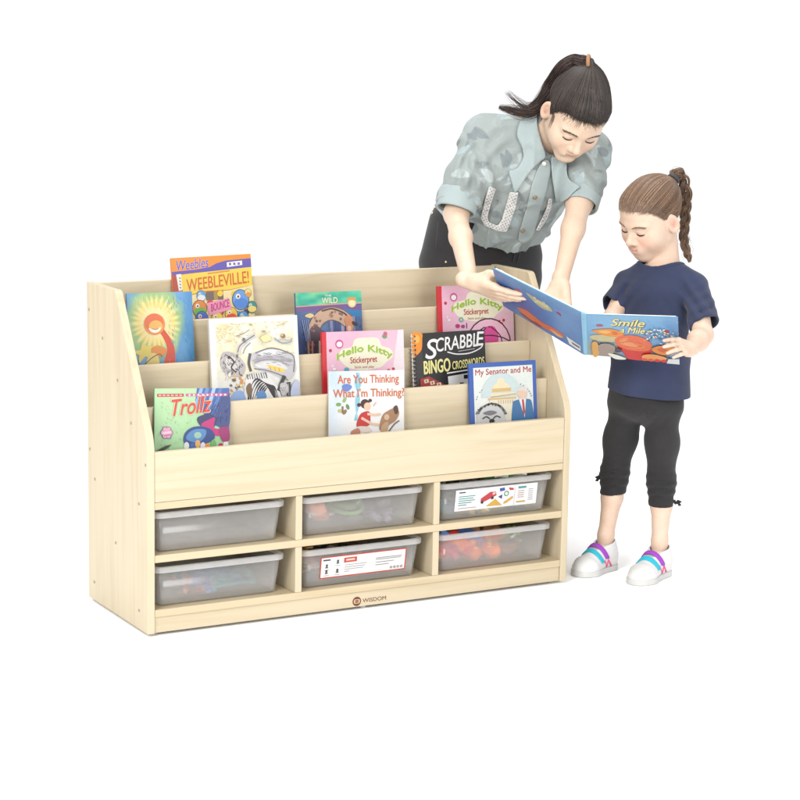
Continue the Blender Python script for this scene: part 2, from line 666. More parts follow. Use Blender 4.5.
def mat_frosted(name, tint, alpha, rough):
    k = NT(name)
    tr = k.n('ShaderNodeBsdfTransparent')
    tr.inputs['Color'].default_value = (*tint, 1)
    rf = k.n('ShaderNodeBsdfRefraction')
    rf.inputs['Color'].default_value = (*tint, 1)
    rf.inputs['Roughness'].default_value = rough
    rf.inputs['IOR'].default_value = 1.12
    df = k.n('ShaderNodeBsdfDiffuse')
    tl = k.n('ShaderNodeBsdfTranslucent')
    tc = k.n('ShaderNodeTexCoord')
    nz = k.n('ShaderNodeTexNoise', Scale=60.0, Detail=3.0)
    k.l(tc.outputs['Object'], nz.inputs['Vector'])
    rp = k.ramp([(0.3, (0.84, 0.83, 0.815)), (0.7, (0.92, 0.91, 0.90))])
    k.l(nz.outputs['Fac'], rp.inputs['Fac'])
    for q in (df, tl):
        k.l(rp.outputs['Color'], q.inputs['Color'])
    m1 = k.n('ShaderNodeMixShader')
    m1.inputs[0].default_value = 0.45
    k.l(df.outputs[0], m1.inputs[1]); k.l(tl.outputs[0], m1.inputs[2])
    m2 = k.n('ShaderNodeMixShader')
    m2.inputs[0].default_value = 0.62
    k.l(rf.outputs[0], m2.inputs[1]); k.l(tr.outputs[0], m2.inputs[2])
    m3 = k.n('ShaderNodeMixShader')
    m3.inputs[0].default_value = alpha
    k.l(m2.outputs[0], m3.inputs[1]); k.l(m1.outputs[0], m3.inputs[2])
    gl = k.n('ShaderNodeBsdfGlossy')
    gl.inputs['Roughness'].default_value = 0.18
    m4 = k.n('ShaderNodeMixShader')
    m4.inputs[0].default_value = 0.045
    k.l(m3.outputs[0], m4.inputs[1]); k.l(gl.outputs[0], m4.inputs[2])
    k.l(m4.outputs[0], k.t.nodes['Material Output'].inputs['Surface'])
    return k.m


M_BIN = mat_frosted('frosted_plastic', (0.99, 0.99, 0.99), 0.20, 0.13)
M_RIM = mat_frosted('frosted_plastic_rim', (0.95, 0.96, 0.97), 0.36, 0.3)
BIN_W, BIN_D, BIN_H = 0.352, 0.318, 0.099


def make_bin(ci, z, dx=0.0, dz=0.0):
    cx = COMP_X[ci] + BIN_W / 2 + 0.003 + dx
    root = empty('storage_bin', (cx, 0.010 + BIN_D / 2, z + 0.0006))
    w, d, h, t = BIN_W - 0.016, BIN_D - 0.016, BIN_H, 0.0022
    tp = 0.024
    body = loft_bm([(w - tp, d - tp, 0.012, 0.0), (w - tp + 0.004, d - tp + 0.004, 0.016, 0.003), (w, d, 0.018, h - 0.010),
                    (w - 2 * t, d - 2 * t, 0.016, h - 0.010), (w - tp - 2 * t + 0.004, d - tp - 2 * t + 0.004, 0.014, 0.003 + t),
                    (w - tp - 2 * t, d - tp - 2 * t, 0.010, t)])
    bm_obj('bin_body', body, M_BIN, root, False)
    for f in root.children[0].data.polygons: f.use_smooth = True
    rim = loft_bm([(w + 0.002, d + 0.002, 0.019, h - 0.010), (w + 0.014, d + 0.014, 0.022, h - 0.013), (w + 0.015, d + 0.015, 0.022, h - 0.002),
                   (w + 0.012, d + 0.012, 0.021, h), (w - 2 * t - 0.002, d - 2 * t - 0.002, 0.014, h), (w - 2 * t - 0.002, d - 2 * t - 0.002, 0.014, h - 0.008)], closed=True)
    bm_obj('rim', rim, M_RIM, root)
    return root


bins = {}
BIN_LABELS = {
    (0, 0): 'empty looking frosted tray in the upper left compartment',
    (1, 0): 'frosted tray holding a green ring in the upper middle compartment',
    (2, 0): 'frosted tray with a white shapes label in the upper right compartment',
    (0, 1): 'frosted tray with bluish sticks in the lower left compartment',
    (1, 1): 'frosted tray with a red bordered white label in the lower middle compartment',
    (2, 1): 'frosted tray full of orange pieces in the lower right compartment'}
for (ci, ri), lab in BIN_LABELS.items():
    b = make_bin(ci, Z_SH[1][1] if ri == 0 else Z_SH[2][1])
    tag(b, lab, 'storage bin', 'frosted trays in the bookshelf')
    bins[(ci, ri)] = b

# contents
M_TOY = mat_attr('toy_plastic', rough=0.35, spec=0.5, var=0.03)


def toy_pile(name, label, b, pieces, seed):
    """pieces: list of (count, colour, kind, x-range, y-range, z-range, size)"""
    rnd = random.Random(seed)
    bm = bmesh.new()
    lay = bm.loops.layers.float_color.new('Col')
    for (cnt, col, kind, xr, yr, zr, size) in pieces:
        for _ in range(cnt):
            c = Vector((rnd.uniform(*xr) * 0.93, rnd.uniform(*yr) * 0.85 + size * 0.32 * (rnd.uniform(*yr) < 0), rnd.uniform(*zr)))
            rot = Matrix.Rotation(rnd.uniform(0, 6.28), 4, 'Z') @ Matrix.Rotation(rnd.uniform(-0.6, 0.6), 4, 'X')
            s = size * rnd.uniform(0.8, 1.2)
            n0 = len(bm.faces)
            if kind == 'stick':
                r = bmesh.ops.create_cube(bm, size=1, matrix=Matrix.Translation(c) @ rot @ Matrix.Diagonal((s, s * 0.12, s * 0.07, 1)))
            elif kind == 'block':
                r = bmesh.ops.create_cube(bm, size=1, matrix=Matrix.Translation(c) @ rot @ Matrix.Diagonal((s, s * 0.6, s * 0.45, 1)))
                bmesh.ops.bevel(bm, geom=list({e for v in r['verts'] for e in v.link_edges}), offset=s * 0.06, segments=2, affect='EDGES')
            elif kind == 'ball':
                bmesh.ops.create_icosphere(bm, subdivisions=2, radius=s * 0.5, matrix=Matrix.Translation(c))
            elif kind == 'ring':
                pts = [np.array(c + Vector((s * math.cos(a), s * 0.9 * math.sin(a), 0.25 * s * math.sin(a)))) for a in np.linspace(0, 2 * math.pi, 24, endpoint=False)]
                tube_bm(pts, s * 0.11, 8, bm, closed=True)
            elif kind == 'flat':
                bmesh.ops.create_cone(bm, cap_ends=True, segments=rnd.choice((3, 4, 6, 16)), radius1=s * 0.5, radius2=s * 0.5, depth=s * 0.14, matrix=Matrix.Translation(c) @ rot)
            bm.faces.ensure_lookup_table()
            k = rnd.uniform(0.85, 1.1)
            cl = tuple(v * 0.9 * k for v in lin(col)) + (1,)
            for f in bm.faces[n0:] if len(bm.faces) > n0 else []:
                for l in f.loops: l[lay] = cl
    for f in bm.faces:
        for l in f.loops:
            if l[lay][3] == 0: l[lay] = (0.4, 0.3, 0.2, 1)
    o = bm_obj(name, bm, M_TOY)
    o.location = b.location
    return tag(o, label, 'toys', kind='stuff')


fx, fy = (-0.14, 0.14), (-0.135, 0.0)
toy_pile('craft_sticks', 'scattered blue teal and orange sticks seen through the lower left tray', bins[(0, 1)],
         [(14, (60, 110, 190), 'stick', (-0.06, 0.10), fy, (0.008, 0.03), 0.08), (10, (60, 170, 180), 'stick', (-0.02, 0.12), fy, (0.008, 0.03), 0.08),
          (8, (220, 120, 70), 'stick', (-0.1, 0.02), fy, (0.006, 0.02), 0.07)], 3)
toy_pile('loose_toys', 'green ring with orange and purple toys blurred inside the upper middle tray', bins[(1, 0)],
         [(5, (206, 130, 96), 'block', (-0.13, -0.09), (-0.13, -0.10), (0.03, 0.06), 0.04), (1, (130, 190, 96), 'ring', (-0.01, 0.0), (-0.085, -0.08), (0.045, 0.046), 0.048),
          (5, (130, 120, 150), 'block', (0.06, 0.12), (-0.13, -0.10), (0.012, 0.05), 0.035), (5, (120, 110, 100), 'flat', (-0.1, 0.12), (-0.1, 0.1), (0.008, 0.02), 0.05)], 5)
toy_pile('wooden_pieces', 'brown and yellow pieces behind the red bordered label of the lower middle tray', bins[(1, 1)],
         [(16, (226, 170, 80), 'stick', (-0.145, -0.10), fy, (0.02, 0.08), 0.07), (8, (205, 95, 55), 'block', (-0.14, -0.09), fy, (0.015, 0.065), 0.03), (10, (190, 150, 100), 'block', (-0.09, 0.12), fy, (0.01, 0.03), 0.04),
          (8, (210, 120, 110), 'flat', (-0.05, 0.12), fy, (0.01, 0.03), 0.05), (30, (140, 125, 105), 'block', (-0.12, 0.13), (-0.06, 0.1), (0.015, 0.05), 0.05)], 8)
toy_pile('plastic_shapes', 'yellow teal and blue shapes beneath the label of the upper right tray', bins[(2, 0)],
         [(9, (240, 200, 60), 'block', (-0.08, 0.14), (-0.13, -0.1), (0.01, 0.02), 0.035), (10, (40, 150, 160), 'block', fx, (-0.13, -0.09), (0.01, 0.025), 0.04),
          (8, (60, 90, 170), 'block', (-0.12, 0.05), (-0.13, -0.1), (0.01, 0.02), 0.035), (6, (220, 90, 60), 'flat', (-0.02, 0.05), (-0.13, -0.1), (0.01, 0.02), 0.04),
          (4, (225, 210, 80), 'block', (0.12, 0.145), (-0.13, -0.11), (0.02, 0.05), 0.035),
          (26, (110, 112, 110), 'flat', fx, (-0.08, 0.1), (0.01, 0.06), 0.06), (3, (20, 25, 25), 'stick', (-0.03, 0.0), (-0.13, -0.09), (0.088, 0.096), 0.10),
          (5, (40, 120, 50), 'flat', (0.02, 0.11), (-0.12, -0.06), (0.089, 0.098), 0.09)], 11)
toy_pile('building_pieces', 'orange red yellow and blue building pieces filling the lower right tray', bins[(2, 1)],
         [(16, (245, 125, 40), 'block', (-0.09, 0.06), (-0.135, -0.08), (0.02, 0.065), 0.05), (9, (225, 60, 50), 'block', (-0.13, 0.1), (-0.13, -0.08), (0.03, 0.075), 0.045),
          (7, (245, 205, 70), 'stick', (-0.1, 0.13), (-0.13, -0.08), (0.03, 0.07), 0.07), (10, (80, 120, 190), 'block', (-0.14, 0.0), (-0.12, -0.06), (0.04, 0.085), 0.045),
          (8, (220, 60, 110), 'block', (-0.145, -0.1), (-0.13, -0.09), (0.015, 0.06), 0.035), (6, (160, 200, 90), 'stick', (0.06, 0.13), (-0.13, -0.08), (0.04, 0.08), 0.07),
          (40, (200, 150, 110), 'block', fx, (-0.07, 0.1), (0.01, 0.07), 0.05)], 13)


# paper labels on two bins (front wall leans: follow it)
def bin_label(b, x0, x1, zlo, zhi, draw):
    tp = 0.024
    d = BIN_D - 0.016
    slope = (tp / 2) / (BIN_H - 0.010 - 0.003)
    yf = lambda z: -(d - tp) / 2 - (z) * slope - 0.0016
    w, h = x1 - x0, zhi - zlo
    A = Art(w, h, h)
    A.rect(0, 0, 1, 1, (255, 255, 255))
    draw(A)
    o = A.build('paper_label', b, gain=0.53)
    ang = math.atan(slope)
    o.matrix_basis = Matrix.Translation((x0, yf(zlo), zlo)) @ Matrix.Rotation(math.pi / 2 + ang, 4, 'X')
    return o


def lab_red(A):
    RD, GY = (214, 66, 40), (150, 150, 150)
    A.rect(0, 0, 1, 1, RD)
    A.rect(0.012, 0.05, 0.988, 0.95, (255, 255, 255))
    A.rect(0.27, 0.13, 0.42, 0.36, RD)
    A.rect(0.295, 0.2, 0.395, 0.28, (250, 215, 205))
    A.rect(0.03, 0.12, 0.115, 0.19, (60, 60, 60))
    for (x, y) in ((0.075, 0.4), (0.2, 0.24), (0.075, 0.66), (0.2, 0.66)):
        A.ell(x, y, 0.014, 0.014, (70, 70, 70))
        A.rect(x - 0.016, y + 0.06, x + 0.016, y + 0.13, (90, 90, 90))
        A.rect(x - 0.03, y + 0.2, x + 0.03, y + 0.22, GY)
    for i, y in enumerate((0.46, 0.56, 0.66, 0.76)):
        A.rect(0.28, y, 0.28 + (0.26, 0.24, 0.22, 0.06)[i], y + 0.02, GY)
    for i, y in enumerate((0.3, 0.37, 0.5, 0.62)):
        A.rect(0.64, y, 0.64 + (0.31, 0.3, 0.22, 0.16)[i], y + 0.025, (140, 140, 140))
    for x in (0.83, 0.87, 0.91, 0.95):
        A.ell(x, 0.83, 0.013, 0.013, (80, 80, 80))
        A.ell(x, 0.83, 0.007, 0.007, (240, 240, 240))


def lab_shapes(A):
    TL = (80, 160, 160)
    A.rect(0.04, 0.1, 0.12, 0.16, (60, 60, 60))
    for i, y in enumerate((0.3, 0.4, 0.5, 0.6, 0.7)):
        A.rect(0.04, y, 0.04 + (0.2, 0.18, 0.2, 0.16, 0.1)[i], y + 0.045, TL)
    A.rect(0.04, 0.86, 0.26, 0.89, (190, 140, 140))
    A.poly([(0.31, 0.5), (0.42, 0.22), (0.49, 0.24), (0.5, 0.42), (0.36, 0.66), (0.31, 0.66)], (205, 50, 60))
    A.poly([(0.45, 0.26), (0.49, 0.27), (0.48, 0.36), (0.45, 0.38)], (240, 200, 205))
    for x, y in ((0.33, 0.68), (0.45, 0.52)): A.ell(x, y, 0.018, 0.018, (60, 30, 40))
    A.poly([(0.38, 0.9), (0.49, 0.58), (0.58, 0.92)], (225, 180, 70))
    A.poly([(0.53, 0.1), (0.59, 0.08), (0.6, 0.22), (0.54, 0.26)], (50, 80, 170))
    A.poly([(0.52, 0.5), (0.57, 0.4), (0.57, 0.62)], (60, 60, 140))
    A.ell(0.62, 0.38, 0.03, 0.03, (60, 150, 110)); A.ell(0.62, 0.38, 0.018, 0.018, (255, 255, 255))
    A.poly([(0.64, 0.1), (0.7, 0.14), (0.71, 0.24), (0.66, 0.24)], (205, 60, 60))
    A.poly([(0.59, 0.86), (0.6, 0.76), (0.7, 0.52), (0.71, 0.62), (0.63, 0.84)], (230, 175, 60))
    A.rect(0.72, 0.02, 0.725, 0.98, (215, 215, 215))
    A.rect(0.76, 0.1, 0.86, 0.2, TL)
    for i, y in enumerate((0.3, 0.4, 0.5, 0.6)): A.rect(0.76, y, 0.84, y + 0.03, (200, 150, 150))
    A.rect(0.75, 0.8, 0.86, 0.87, (215, 175, 80))
    for i, y in enumerate((0.26, 0.36, 0.46, 0.56, 0.66, 0.76)): A.rect(0.89, y, 0.95, y + 0.025, (170, 170, 170))


tag(bin_label(bins[(1, 1)], -0.118, 0.128, 0.020, 0.078, lab_red), 'white paper label with red border')
tag(bin_label(bins[(2, 0)], -0.122, 0.128, 0.022, 0.080, lab_shapes), 'white paper label with a red truck and coloured shapes')

# ================================================================ books on the tiers
M_COVER = mat_attr('glossy_cover', rough=0.35, spec=0.45, coat=0.1, var=0.03)


def col_mesh(o, c, gain=0.52):
    """one printed colour over a mesh"""
    me = o.data
    a = me.attributes.new('Col', 'FLOAT_COLOR', 'CORNER')
    l = lin(c)
    a.data.foreach_set('color', [l[0] * gain, l[1] * gain, l[2] * gain, 1] * len(me.loops))
    return o


def lean_plane(tier):
    """plane of the front cover of a book leaning on the board behind tier `tier` (0 = front tier)"""
    yb = BOARD_Y[tier + 1] if tier < 3 else BACK_Y
    zt = BOARD_Z[tier + 1] if tier < 3 else H
    k = 0.13
    n = nrm([0, -1.0, k])
    return yb, zt, k, n


def book(name, label, quad, tier, thick, back_col, draw, hard=False, spine=None, h_min=None, art_label=None, spiral=False):
    yb, zt, k, n = lean_plane(tier)
    p0 = np.array([0, yb - thick - 0.0025, zt])
    P = [on_plane(*q, p0, n) for q in quad]           # TL TR BR BL
    tl, tr, br, bl = P
    ux = nrm((tr - tl) + 0.5 * (br - bl))
    ux = nrm(ux - n * np.dot(ux, n))
    uy = np.cross(n, ux)
    w = 0.5 * (np.dot(tr - tl, ux) + np.dot(br - bl, ux))
    c = 0.25 * (tl + tr + br + bl)
    top = max(np.dot(tl - c, uy), np.dot(tr - c, uy)) * 0.5 + 0.25 * np.dot(tl + tr - 2 * c, uy)
    bot = 0.5 * np.dot(bl + br - 2 * c, uy)
    hv = top - bot
    # down to the ledge: lowest bottom corner just above it
    zl = TIER_Z[tier] + 0.0008
    cx = abs(ux[2]) * w / 2
    low = c + uy * bot
    need = (low[2] - zl - cx) / uy[2]
    h = hv + max(need, 0.0)
    org = c - ux * w / 2 + uy * (top - h)
    M = Matrix(((ux[0], uy[0], n[0], org[0]), (ux[1], uy[1], n[1], org[1]), (ux[2], uy[2], n[2], org[2]), (0, 0, 0, 1)))
    # keep the lowest back corner off the ledge
    lo_z = min((M @ Vector((x, 0, z)))[2] for x in (0, w) for z in (-thick, 0))
    if lo_z < zl:
        M = Matrix.Translation((0, 0, zl - lo_z)) @ M
    root = empty(name, mat=M)
    tag(root, label, 'book', 'books standing in the display tiers')
    ct = 0.0022 if hard else 0.0006
    e = 0.003 if hard else 0.0
    bm = box_bm((0, 0, -ct), (w, h, 0), 0.0003)
    box_bm((0, 0, -thick), (w, h, -thick + ct), 0.0003, bm)
    if not spiral:
        box_bm((-0.0012, 0, -thick), (0.0006, h, 0.0), 0.0003, bm)
    o = bm_obj('cover', bm, M_COVER, root)
    col_mesh(o, back_col)
    pg = bm_obj('pages', box_bm((0.0009, e + 0.0004, -thick + ct + 0.0001), (w - e - 0.0006, h - e - 0.0004, -ct - 0.0001), 0), M_PAPER, root)
    A = Art(w, h, hv)
    draw(A)
    art = A.build('cover_print', root)
    if spiral:
        b2 = bmesh.new()
        for i in range(22):
            yy = 0.008 + i * (h - 0.016) / 21
            pts = [np.array([0.002 + 0.0075 * math.cos(t), yy + 0.0012 * t / 6.28, -thick / 2 + 0.0085 * math.sin(t)]) for t in np.linspace(0.0, 2 * math.pi, 13)]
            tube_bm(pts, 0.0011, 5, b2)
        bm_obj('spiral_binding', b2, M_METAL, root, True)
    return root


def art_weeble(A):
    rn = random.Random(2)
    OR, PU = (247, 148, 40), (98, 84, 178)
    A.rect(0, 0, 1, A.h / A.hv, (238, 120, 50))
    A.rect(0, 0, 1, 0.4, OR)
    A.poly([(0.0, 0.215), (0.3, 0.2), (0.48, 0.17), (0.56, 0.12), (0.68, 0.085), (1, 0.07), (1, 0.21), (0.6, 0.24), (0.3, 0.25), (0, 0.27)], PU)
    A.text('Weebles', 0.06, 0.05, 0.46, 0.205, (250, 240, 255), bold=0.05, shear=0.15, rise=0.035)
    A.text('Weebles', 0.06, 0.05, 0.46, 0.205, (92, 86, 196), bold=0.015, shear=0.15, rise=0.035)
    A.poly([(0.69, 0.115), (0.885, 0.1), (0.885, 0.17), (0.69, 0.19)], (250, 250, 255))
    for i in range(3): A.rect(0.715 + i * 0.055, 0.125, 0.745 + i * 0.055, 0.165, (120, 110, 170))
    A.poly([(0, 0.27), (0.06, 0.26), (0.08, 0.6), (0, 0.62)], (190, 70, 50))
    A.poly([(0.05, 0.26), (0.11, 0.255), (0.13, 0.5), (0.07, 0.52)], (250, 246, 235))
    for y in (0.31, 0.36, 0.41, 0.46): A.line([(0.085, y), (0.1, y + 0.02)], 0.012, (120, 90, 90))
    A.poly([(0.11, 0.27), (0.35, 0.25), (0.6, 0.235), (1, 0.21), (0.995, 0.5), (0.7, 0.55), (0.4, 0.545), (0.12, 0.61)], (252, 214, 74))
    A.line([(0.44, 0.275), (0.72, 0.25)], 0.018, (222, 150, 60))
    A.text('WEEBLEVILLE!', 0.17, 0.345, 0.955, 0.535, (250, 190, 80), bold=0.045, rise=0.075)
    A.text('WEEBLEVILLE!', 0.17, 0.345, 0.955, 0.535, (216, 104, 24), bold=0.02, rise=0.075)
    # busy toy town in the lower half: round based toys, generic shapes
    A.poly([(0.12, 0.62), (0.4, 0.56), (0.7, 0.56), (1, 0.5), (1, 1.3), (0.12, 1.3)], (250, 232, 170))
    A.rect(0.4, 0.56, 0.62, 0.7, (118, 100, 92)); A.rect(0.5, 0.56, 0.55, 0.7, (180, 150, 70))
    for i in range(26):
        A.ell(rn.uniform(0.14, 0.98), rn.uniform(0.6, 1.3), rn.uniform(0.02, 0.05), rn.uniform(0.015, 0.04),
              rn.choice([(230, 60, 60), (250, 210, 60), (70, 160, 220), (90, 180, 80), (250, 150, 60), (60, 60, 120), (255, 250, 240)]), rot=rn.uniform(0, 3))

    def toy(a, b, r, c1, c2):
        A.ell(a, b, r * 1.08, r * 1.2, (50, 40, 70)); A.ell(a, b, r, r * 1.12, c1)
        A.ell(a, b + r * 0.55, r * 0.9, r * 0.6, c2)
        A.ell(a - r * 0.3, b - r * 0.55, r * 0.3, r * 0.3, (255, 245, 235))
        A.ell(a - r * 0.28, b - r * 0.5, r * 0.12, r * 0.14, (40, 30, 40))
    toy(0.34, 0.62, 0.055, (90, 170, 230), (240, 240, 240))
    toy(0.31, 0.82, 0.085, (240, 140, 50), (110, 190, 60))
    toy(0.33, 0.98, 0.075, (70, 110, 210), (150, 90, 190))
    toy(0.83, 0.72, 0.10, (110, 165, 235), (80, 140, 225))
    toy(0.93, 0.62, 0.04, (250, 225, 110), (240, 160, 60))
    toy(0.97, 0.85, 0.06, (60, 150, 140), (250, 225, 120))
    toy(0.70, 0.95, 0.075, (250, 205, 70), (235, 80, 60))
    toy(0.52, 1.0, 0.07, (250, 220, 90), (200, 150, 60))
    toy(0.85, 1.0, 0.06, (90, 160, 220), (245, 245, 245))
    A.poly([(0.4, 0.74), (0.68, 0.68), (0.71, 0.86), (0.42, 0.94)], (246, 160, 190))
    A.text('BOUNCE', 0.45, 0.76, 0.68, 0.88, (206, 30, 130), bold=0.04, rise=0.06)


def art_sun(A):
    def f(a, b):
        dx, dy = (a - 0.42), (b - 0.42) * 0.98
        r, t = math.hypot(dx, dy), math.atan2(dy, dx)
        ray_ = 0.5 + 0.5 * math.sin(t * 26 + 3 * vnoise(t * 3, 0, 3)) * (0.6 + 0.4 * vnoise(t * 9, r * 9, 4))
        sky = mixc((70, 140, 200), (120, 180, 225), vnoise(a * 5, b * 4, 1))
        gr = mixc((150, 196, 120), (178, 208, 150), vnoise(a * 9, b * 9, 2))
        lim = 0.33 + 0.09 * ray_
        c = mixc(gr, sky, (r - 0.36 - 0.1 * vnoise(a * 6, b * 6, 7)) / 0.12 + (0.35 if a > 0.75 else 0))
        c = mixc(c, mixc((248, 212, 96), (254, 240, 170), ray_), (lim - r) / 0.08)
        c = mixc(c, (252, 236, 176), (0.27 - r) / 0.1)
        return c
    A.grid(f, 70, 80, b1=A.h / A.hv)
    A.blob([(0.45, 0.36), (0.55, 0.52), (0.66, 0.68), (0.7, 0.84), (0.68, 1.05), (0.58, 1.1), (0.52, 1.0), (0.58, 0.8), (0.53, 0.64), (0.44, 0.5)], (226, 78, 46))
    A.strokes(70, 0.6, 0.05, 0.98, 0.98, 0.05, 0.006, [(90, 156, 206), (120, 180, 220), (70, 136, 190), (140, 190, 200)], 1.3, 0.5, 6)
    A.strokes(60, 0.08, 0.04, 0.75, 0.2, 0.04, 0.005, [(246, 226, 120), (190, 214, 140), (252, 240, 170)], 1.4, 0.4, 7)
    A.ell(0.40, 0.44, 0.165, 0.155, (240, 148, 64)); A.ell(0.395, 0.42, 0.145, 0.13, (234, 112, 58)); A.ell(0.42, 0.47, 0.105, 0.085, (247, 186, 90))
    A.blob([(0.31, 0.49), (0.4, 0.515), (0.5, 0.485), (0.46, 0.545), (0.4, 0.56), (0.34, 0.54)], (255, 250, 232))
    A.curve([(0.36, 0.5), (0.41, 0.515), (0.46, 0.5)], 0.008, (150, 80, 40))
    A.poly([(0.03, 0.8), (0.17, 0.79), (0.2, 0.68), (0.29, 0.75), (0.42, 0.74), (0.33, 0.82), (0.36, 0.94), (0.24, 0.88), (0.12, 1.0), (0.15, 0.86)], (248, 222, 100))
    A.blob([(0.33, 0.78), (0.45, 0.74), (0.57, 0.8), (0.52, 0.88), (0.38, 0.9)], (238, 150, 60))
    A.blob([(0.3, 0.86), (0.42, 0.86), (0.45, 1.0), (0.38, 1.12), (0.24, 1.06)], (246, 222, 130))
    A.curve([(0.2, 1.02), (0.32, 0.92), (0.45, 0.86), (0.5, 0.9)], 0.014, (140, 84, 40))
    A.poly([(0.05, 0.86), (0.14, 0.93), (0.16, 1.1), (0.02, 1.1)], (60, 120, 160))


def art_trollz(A):
    def f(a, b):
        return mixc((150, 214, 150), (196, 232, 180), 0.5 + 0.5 * math.cos((a - 0.25) * 4) * (1 - b) + 0.2 * vnoise(a * 6, b * 6))
    A.grid(f, 20, 20, b1=A.h / A.hv)
    A.poly([(0.56, 0), (1, 0), (1, 0.7), (0.88, 0.65), (0.8, 0.6), (0.7, 0.5), (0.56, 0.26), (0.54, 0.2)], (74, 108, 178))
    for i, a in enumerate((0.6, 0.68, 0.77, 0.86)):
        A.poly([(a, 0), (a + 0.045, 0), (a - 0.06 + 0.03, 0.34), (a - 0.09, 0.34)], [(150, 190, 232), (110, 150, 210), (176, 208, 240), (96, 134, 196)][i])
    A.blob([(0.85, 0.25), (1.0, 0.1), (1.0, 0.6), (0.86, 0.62), (0.76, 0.52)], (70, 84, 138))
    A.rect(0.03, 0.085, 0.385, 0.135, (206, 66, 66)); A.rect(0.41, 0.085, 0.975, 0.13, (214, 108, 150))
    for i in range(6): A.rect(0.05 + i * 0.055, 0.098, 0.085 + i * 0.055, 0.122, (240, 180, 180))
    for i in range(9): A.ell(0.46 + i * 0.06, 0.108, 0.013, 0.012, (250, 240, 250))
    A.strokes(60, 0.04, 0.2, 0.5, 0.95, 0.04, 0.004, [(170, 224, 170), (140, 206, 146), (210, 240, 200)], 0.6, 1.5, 4)
    A.strokes(40, 0.72, 0.1, 0.98, 0.5, 0.08, 0.006, [(90, 110, 170), (60, 74, 130), (110, 130, 190)], 1.9, 0.2, 5)
    A.blob([(0.56, 0.5), (0.62, 0.44), (0.74, 0.42), (0.82, 0.5), (0.78, 0.64), (0.62, 0.62)], (60, 62, 110))
    A.text('Trollz', 0.215, 0.175, 0.76, 0.455, (255, 236, 200), bold=0.055, shear=0.25, rise=0.07)
    A.text('Trollz', 0.22, 0.185, 0.755, 0.45, (226, 70, 48), bold=0.028, shear=0.25, rise=0.07)
    A.blob([(0.62, 0.58), (0.7, 0.52), (0.8, 0.48), (0.79, 0.64), (0.9, 0.68), (0.84, 0.78), (0.72, 0.7), (0.64, 0.66)], (206, 50, 130))
    A.blob([(0.38, 0.86), (0.4, 0.72), (0.5, 0.63), (0.64, 0.62), (0.76, 0.68), (0.8, 0.8), (0.72, 0.88), (0.6, 0.93), (0.46, 0.96)], (42, 74, 142))
    A.blob([(0.42, 0.82), (0.45, 0.72), (0.55, 0.66), (0.68, 0.68), (0.66, 0.8), (0.56, 0.88)], (90, 148, 206))
    A.ell(0.57, 0.76, 0.05, 0.04, (170, 210, 190))
    for a, c in ((0.42, (240, 240, 240)), (0.5, (70, 110, 180)), (0.57, (246, 186, 110)), (0.64, (240, 240, 250)), (0.7, (244, 160, 70)), (0.78, (120, 190, 110)), (0.88, (214, 40, 100)), (0.95, (250, 250, 250))):
        A.ell(a, 0.93 + 0.03 * math.sin(a * 30), 0.035, 0.05, c)
    A.blob([(0.86, 0.66), (0.98, 0.64), (1.0, 0.84), (0.9, 0.86)], (170, 50, 120))
    for rr, c in ((0.062, (112, 96, 160)), (0.05, (246, 176, 206))):
        for k in range(6): A.ell(0.155 + 0.045 * math.cos(k * 1.047), 0.71 - 0.055 * math.sin(k * 1.047), rr * 0.62, rr * 0.62, c, n=14, up=(k == 5))
        A.ell(0.155, 0.71, 0.05, 0.05, c)
    A.line([(0.1, 0.72), (0.21, 0.7)], 0.022, (252, 226, 236)); A.line([(0.12, 0.76), (0.2, 0.745)], 0.014, (220, 110, 160))
    A.poly([(0.02, 1.0), (0.14, 0.92), (0.22, 0.9), (0.18, 0.95), (0.04, 1.04)], (50, 70, 50))


